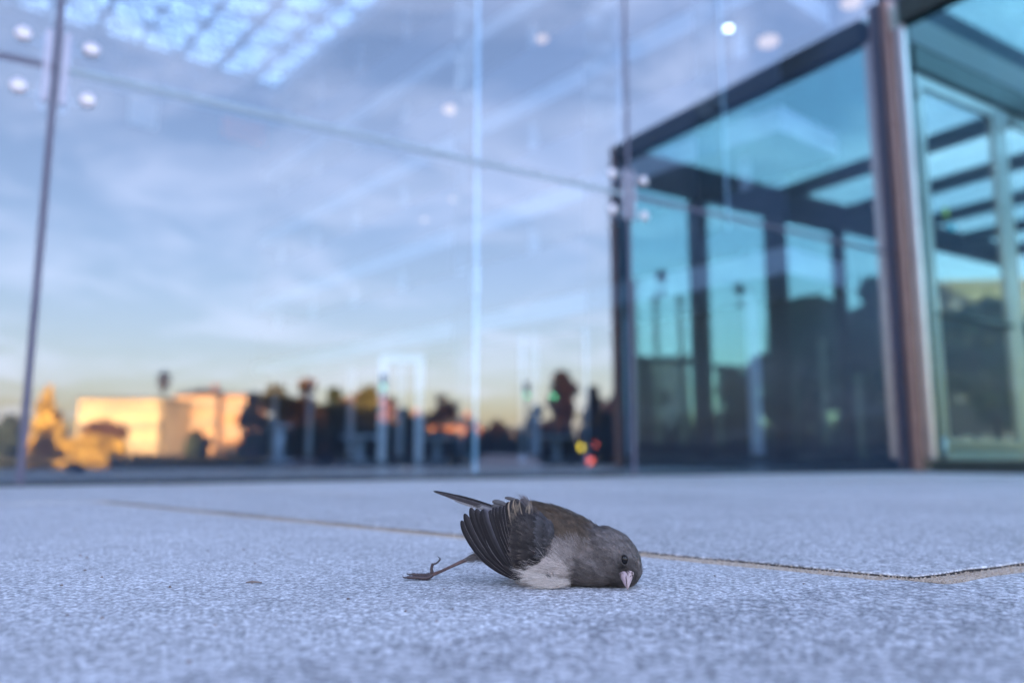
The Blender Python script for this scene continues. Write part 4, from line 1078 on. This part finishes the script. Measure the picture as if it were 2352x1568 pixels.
# greater coverts over the bases of the flight feathers
for (b0, c0, t0, hw, y) in (((1180, 840), (1120, 850), (985, 775), 42, .0008), ((1190, 865), (1130, 885), (1040, 825), 34, .0009), ((1210, 790), (1130, 800), (1005, 695), 48, .0012),
                            ((1180, 735), (1120, 760), (1055, 690), 44, .0020), ((1190, 680), (1110, 680), (1038, 585), 46, .0023), ((1200, 610), (1110, 600), (1040, 495), 46, .0026),
                            ((1210, 540), (1120, 520), (1062, 420), 46, .0029), ((1230, 460), (1180, 420), (1138, 345), 44, .0032)):
    dk = (.022, .019, .020) if y < .0015 else (.060, .055, .056)
    vane('covert_feather', [(b0[0], b0[1], y * .08 - .0003, .441), (c0[0], c0[1], y * .1 + .0001, .443), (t0[0], t0[1], y * .25 + .0002, .4445)], hw, dk, wing, edge=(.11, .095, .085) if y > .0015 else None, tipround=.4, camber=.2, edgew=.8, basew=.25)
P = sample(WV, WF, 3600); nr = grad(P, wing_e); uu_, vv_ = uv_of(P); k_ = (nr[:, 1] < .4) & (P[:, 2] > .001) & (uu_ > 1110); P, nr = P[k_], nr[k_]
u, v = uv_of(P); ang = np.radians(38 + 25 * np.clip((u - 1150) / 200, -1, 1) + 12 * rng.normal(size=len(u)) - 60 * np.clip((v - 600) / 250, 0, 1) * np.clip((1250 - u) / 150, 0, 1))
d = np.stack([-np.cos(ang), np.full(len(u), .05), np.sin(ang)], 1); d -= (d * nr).sum(1)[:, None] * nr; d /= np.linalg.norm(d, axis=1)[:, None]
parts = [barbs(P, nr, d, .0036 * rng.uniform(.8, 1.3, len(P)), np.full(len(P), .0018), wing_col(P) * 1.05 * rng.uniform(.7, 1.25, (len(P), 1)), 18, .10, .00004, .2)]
# rows of broader covert feathers, ruffled, dark at the root and paler at the fringe
for row, (uu, va, vb, L0, lift_) in enumerate(((1150, 420, 830, .0078, .10), (1215, 400, 800, .0075, .14), (1285, 360, 760, .0070, .16), (1350, 360, 700, .0062, .16), (1420, 420, 620, .0052, .16))):
    for vv in np.arange(va, vb, 46):
        a0, b0 = uu + rng.uniform(-16, 16) + max(0, (vv - 650)) * .25, vv + rng.uniform(-12, 12)
        p = np.array(surf(a0, b0, wing_e)); n0 = grad(p[None], wing_e)[0]
        if n0[1] > .2: continue
        an = math.radians(30 + rng.uniform(-16, 16) - 45 * max(0, min(1, (b0 - 560) / 240))); dd0 = np.array([-math.cos(an), .02, math.sin(an)]); dd0 -= dd0.dot(n0) * n0; dd0 /= np.linalg.norm(dd0)
        bl = np.cross(n0, dd0); base = np.array([.028, .023, .022]) * rng.uniform(.6, 1.5) if row < 3 else np.array([.05, .047, .05]) * rng.uniform(.7, 1.2)
        Pn = p + n0 * (.0003 + row * .00012) + bl * rng.normal(0, .0003, (9, 1))
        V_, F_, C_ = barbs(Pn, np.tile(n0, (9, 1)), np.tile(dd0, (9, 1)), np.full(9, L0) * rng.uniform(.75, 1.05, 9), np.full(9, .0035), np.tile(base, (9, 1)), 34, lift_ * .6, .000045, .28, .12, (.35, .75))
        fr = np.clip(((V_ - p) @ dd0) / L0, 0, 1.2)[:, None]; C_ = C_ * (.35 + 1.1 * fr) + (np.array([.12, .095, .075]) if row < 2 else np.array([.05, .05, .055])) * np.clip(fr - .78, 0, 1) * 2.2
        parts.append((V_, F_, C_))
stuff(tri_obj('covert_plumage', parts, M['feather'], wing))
# scapular tuft sticking up and odd loose tufts
def tuft(pts, n, L0, col, spread, wid=.000035, Y0=.440):
    out = []
    for (u0, v0, u1, v1, y) in pts:
        p0 = np.array(zp(u0, v0, y)); p1 = np.array(zp(u1, v1, y)); dv_ = p1 - p0; ln = np.linalg.norm(dv_)
        P = p0 + rng.normal(0, 14 * PXM, (n, 3)) * np.array([1, .5, 1]); D = dv_ / ln + rng.normal(0, spread, (n, 3)); D /= np.linalg.norm(D, axis=1)[:, None]
        nr = np.tile([0, -1., 0.1], (n, 1)); nr -= (nr * D).sum(1)[:, None] * D; nr /= np.linalg.norm(nr, axis=1)[:, None]
        out.append(barbs(P, nr, D, ln * rng.uniform(.55, 1., n), np.full(n, .001), np.tile(col, (n, 1)) * rng.uniform(.7, 1.3, (n, 1)), 9, .02, wid, .02, .12, (.05, .28)))
    return out
tp = tuft([(1225, 275, 1130, 150, .4385), (1235, 290, 1085, 150, .439), (1215, 250, 1170, 175, .440)], 16, 0, (.13, .115, .12), .10)
tp += tuft([(1440, 290, 1405, 262, .452), (1790, 450, 1765, 418, .4505), (1900, 470, 1855, 440, .449), (1935, 480, 1905, 448, .449), (1990, 540, 1960, 500, .448)], 12, 0, (.15, .13, .12), .22)
tp += tuft([(1215, 320, 1222, 240, .4378)], 14, 0, (.36, .28, .2), .12)
tp += tuft([(1105, 330, 1110, 225, .4384)], 18, 0, (.26, .2, .14), .12)
tp += tuft([(1085, 400, 1045, 300, .4384)], 14, 0, (.15, .12, .09), .14)
tp += tuft([(1700, 600, 1665, 545, .4378), (1600, 600, 1560, 520, .4375), (1560, 610, 1530, 545, .4375), (1740, 580, 1700, 560, .4372)], 10, 0, (.22, .19, .17), .2)
# long white strands sweeping along the belly to the left
UPW = [(1400, 740, 1230, 700, .4385), (1450, 690, 1300, 650, .4382), (1520, 650, 1400, 600, .438), (1580, 640, 1470, 585, .438), (1540, 760, 1440, 640, .4378)]
tp += tuft(UPW, 55, 0, (.27, .235, .215), .14)
tp += tuft([(1420, 905, 1130, 850, .4395), (1480, 930, 1180, 905, .4385), (1380, 880, 1095, 822, .4402), (1560, 930, 1300, 940, .438), (1450, 900, 1230, 880, .4385),
            (1330, 800, 1160, 790, .439)], 70, 0, (.60, .53, .47), .12)
tp += tuft([(1985, 835, 2012, 880, .4352), (2010, 828, 2028, 868, .4350), (2040, 828, 2048, 866, .4349), (2070, 832, 2076, 868, .4349), (2100, 845, 2104, 884, .4350), (2125, 870, 2118, 908, .4352), (1985, 870, 2000, 905, .4355)], 14, 0, (.045, .038, .034), .22)
tp += tuft([(1390, 905, 1345, 830, .4378), (1400, 900, 1370, 850, .4378)], 12, 0, (.06, .055, .055), .12)
stuff(tri_obj('loose_plumage', tp, M['feather'], bird))
# tail
tail = vane('tail', [(1010, 315, .4590), (700, 225, .4640), (378, 137, .4700)], 27, DK, bird, edge=(.10, .09, .09), tipround=.55, camber=.1, basew=.6)
for (b0, c0, t0, hw, y, e, cc) in (((1000, 320), (700, 245), (405, 147), 20, .4585, (.34, .33, .33), DK2), ((1000, 330), (760, 270), (470, 175), 20, .4578, (.42, .40, .40), (.09, .085, .085)),
                               ((1000, 335), (800, 290), (560, 218), 20, .4570, (.40, .38, .38), (.2, .19, .19)), ((1000, 310), (760, 230), (560, 168), 18, .4600, None, DK)):
    vane('tail_feather', [(b0[0], b0[1], y), (c0[0], c0[1], y + .004), (t0[0], t0[1], y + .009)], hw, cc, tail, edge=e, tipround=.6, camber=.08, basew=.7, asym=-.1)
for (b0, c0, t0, hw) in (((1060, 290), (970, 235), (890, 228), 26), ((1070, 300), (1000, 260), (930, 250), 24), ((1140, 240), (1070, 200), (998, 195), 16), ((1060, 300), (960, 270), (885, 262), 20)):
    vane('covert_feather', [(b0[0], b0[1], .4585), (c0[0], c0[1], .4595), (t0[0], t0[1], .4605)], hw, (.10, .095, .095), tail, edge=(.2, .19, .19), tipround=.35)
# beak
def cone(name, base, tip, ru, ry, bend, m, parent, darktip=True, col=(.38, .285, .28), rows=16, n=18, flat=None):
    p0, p1 = Vector(base), Vector(tip); ax = (p1 - p0).normalized(); side = ax.cross(Vector((0, 1, 0))).normalized(); dep = side.cross(ax).normalized()
    V = []; C = []
    for i in range(rows):
        t = i / (rows - 1); r = (1 - t ** 2.1) * (1 - .10 * t) + .03
        c = p0.lerp(p1, t) + side * bend * math.sin(math.pi * t * .9)
        for k in range(n):
            th = 2 * math.pi * k / n; V.append(c + side * math.cos(th) * ru * r + dep * math.sin(th) * ry * r)
            cc = Vector(col) * (1 + .1 * noise.noise(Vector((t * 8, th * 2, 1.))))
            if darktip and t > .82: cc = cc.lerp(Vector((.16, .12, .14)), (t - .82) / .18 * .7)
            C.append(cc)
    F = [(i * n + k, i * n + (k + 1) % n, (i + 1) * n + (k + 1) % n, (i + 1) * n + k) for i in range(rows - 1) for k in range(n)] + [tuple(range(n))[::-1], tuple(range((rows - 1) * n, rows * n))]
    for q_ in V:
        if q_.z < .0003: q_.z = .0003
    return arr_obj(name, V, F, m, parent, True, C)
tipY = zg(2070, 998).y - YO - .004
bY = surf(2050, 868, body_e).y - YO
beak = cone('beak', zp(2082, 852, bY + .0012), zp(2071, 998, tipY + .0003), 40 * PXM, 48 * PXM, -8 * PXM, M['beak'], bird)
cone('lower_mandible', zp(2031, 852, bY + .0006), zp(2060, 986, tipY + .0008), 38 * PXM, 44 * PXM, 7 * PXM, M['beak'], beak, col=(.35, .26, .28))
b = MB(); b.tube([zp(2100, 872, bY - .0030), zp(2092, 884, bY - .0034)], [4 * PXM, 2 * PXM], 6); b.build('nostril', M['toeskin'], beak, True)
b = MB(); b.tube([zp(2054, 872, bY - .0026), zp(2060, 925, bY - .0040), zp(2066, 978, tipY - .0006)], [4.5 * PXM, 3.5 * PXM, 2 * PXM], 6); b.build('gape_line', mat('gape', (.05, .03, .03), .7), beak, True)
# eye with a lid ring
ep = surf(2043, 733, body_e)
en = Vector(grad(np.array([ep]), body_e)[0])
b = MB(); b.ball((0, 0, 0), (27 * PXM, 20 * PXM, 39 * PXM), 24, 16); eye = b.build('eye', M['eye'], None, True)
eye.location = ep + en * 2 * PXM - bird.location; eye.rotation_euler = (0, R(-6), R(-15)); eye.parent = bird
b = MB(); pts = []
for i in range(24):
    a = 2 * math.pi * i / 24; q_ = Vector((math.cos(a) * 31 * PXM, -9 * PXM + 3 * PXM * math.cos(2 * a), math.sin(a) * 43 * PXM)); pts.append(q_)
b.tube(pts + [pts[0]], [(5.5 + 2 * math.sin(i * 2.3)) * PXM for i in range(24)] + [5.5 * PXM], 6, False); lid = b.build('eyelid', mat('eyelid_skin', (.045, .04, .038), .7, bump=.6, bscale=2500), None, True); lid.parent = eye
# leg and foot
def limb(name, pts, rs, m, parent, n=10, bumps=0.): 
    Pq = [zp(*p) if len(p) == 3 else zg(*p) for p in pts]; res = []; rr = []
    for i in range(len(Pq) - 1):
        p0, p1, p2, p3 = Pq[max(i - 1, 0)], Pq[i], Pq[i + 1], Pq[min(i + 2, len(Pq) - 1)]
        for k in range(7):
            t = k / 7; res.append(.5 * ((2 * p1) + (p2 - p0) * t + (2 * p0 - 5 * p1 + 4 * p2 - p3) * t * t + (3 * p1 - p0 - 3 * p2 + p3) * t ** 3)); rr.append((rs[i] * (1 - t) + rs[i + 1] * t) * PXM * (1 + bumps * math.sin(k * 2.7 + i)))
    res.append(Pq[-1]); rr.append(rs[-1] * PXM)
    for q_, r in zip(res, rr): q_.z = max(q_.z, r * .85)
    b = MB(); b.tube(res, rr, n); return b.build(name, m, parent, True)
fY = zg(300, 912).y - YO
leg = limb('leg', [(900, 715, .4560), (760, 705, .4580), (655, 738, .4595), (520, 800, .4610), (420, 845, fY), (355, 868, fY)], [40, 34, 17, 13, 15, 19], M['legskin'], bird, 12)
for pts, rs, cl in (([(370, 865, fY), (320, 893, fY - .0006), (230, 888, fY - .0008), (148, 888, fY - .0008)], [19, 19, 17, 13], [(150, 888, fY - .0008), (128, 890, fY - .0008), (114, 884, fY - .0008), (113, 868, fY - .0008)]),
                    ([(370, 855, fY + .001), (320, 866, fY + .0012), (260, 866, fY + .0012), (195, 860, fY + .0012)], [17, 16, 15, 12], [(195, 860, fY + .0012), (170, 863, fY + .0012), (150, 856, fY + .0012), (148, 843, fY + .0012)]),
                    ([(385, 855, fY + .002), (340, 870, fY + .003), (290, 872, fY + .0035), (240, 868, fY + .004)], [15, 14, 13, 10], [(240, 868, fY + .004), (222, 868, fY + .0042), (208, 860, fY + .0042), (206, 850, fY + .0042)]),
                    ([(368, 850, fY), (362, 812, fY), (368, 785, fY), (376, 768, fY)], [17, 14, 13, 15], [(378, 772, fY), (408, 762, fY), (436, 728, fY), (412, 702, fY)])):
    toe = limb('toe', pts, rs, M['toeskin'], leg, 10, .2)
    big = cl[-1][1] == 702
    limb('claw', cl, [9, 9, 7, 1.5] if big else [9, 8, 5, 1], M['claw'], leg, 8)
p0 = []
tf = tuft([(u0, v0, u0 - 75, v0 + 6 + dv_, y) for u0, v0, dv_, y in ((900, 690, 10, .4545), (860, 690, 0, .4548), (820, 695, 5, .455), (780, 700, 8, .4555), (740, 705, 20, .456), (860, 725, 5, .4545), (820, 725, 10, .455), (780, 728, 8, .4555), (740, 722, 16, .456), (900, 740, 4, .4545), (720, 735, 12, .4565))], 22, 0, (.16, .15, .15), .18)
tf += tuft([(890, 745, 800, 740, .4575), (900, 750, 820, 755, .4575)], 14, 0, (.3, .29, .29), .16)
stuff(tri_obj('thigh_plumage', tf, M['feather'], leg))
sg_ = MB()
for a_, b_, w_ in ((C0 - dB * .0, C0 + dA * .75, dB), (C0, C0 + dB * .5, dA)):
    for i in range(1100):
        t = rng.random() ** 1.5; p = a_.lerp(b_, t) + w_ * rng.uniform(-.0125, .0105); q_ = rng.uniform(.00025, .0007)
        sg_.ball((p.x, p.y, .0001 + q_ * .4), (q_, q_, q_ * .8), 4, 3)
stuff(tag(sg_.build('sand', M['sand']), 'coarse sand grains lying in the joints between the slabs', 'sand'))
# a little twig of debris on the slab at the left
gr = MB()
for i in range(700):
    p = Vector((rng.uniform(-1, 1), rng.uniform(.25, 1.8), .0)); q_ = rng.uniform(.0002, .0008) * (1.8 if i % 23 == 0 else 1); gr.ball((p.x, p.y, q_ * .5), (q_ * 1.3, q_, q_ * .8), 5, 4)
stuff(tag(gr.build('grit', M['grit']), 'scattered grains of grit lying on the paving', 'grit'))
g0 = on_ground(583, 1339)
b = MB(); b.tube([g0 + Vector((-.0045, 0, .0006)), g0 + Vector((-.001, .0004, .001)), g0 + Vector((.0045, 0, .0006))], [.0004, .0007, .0004], 6)
tag(b.build('twig', M['grit'], None, True), 'tiny dark curled twig lying on the paving left of the bird foot', 'debris')
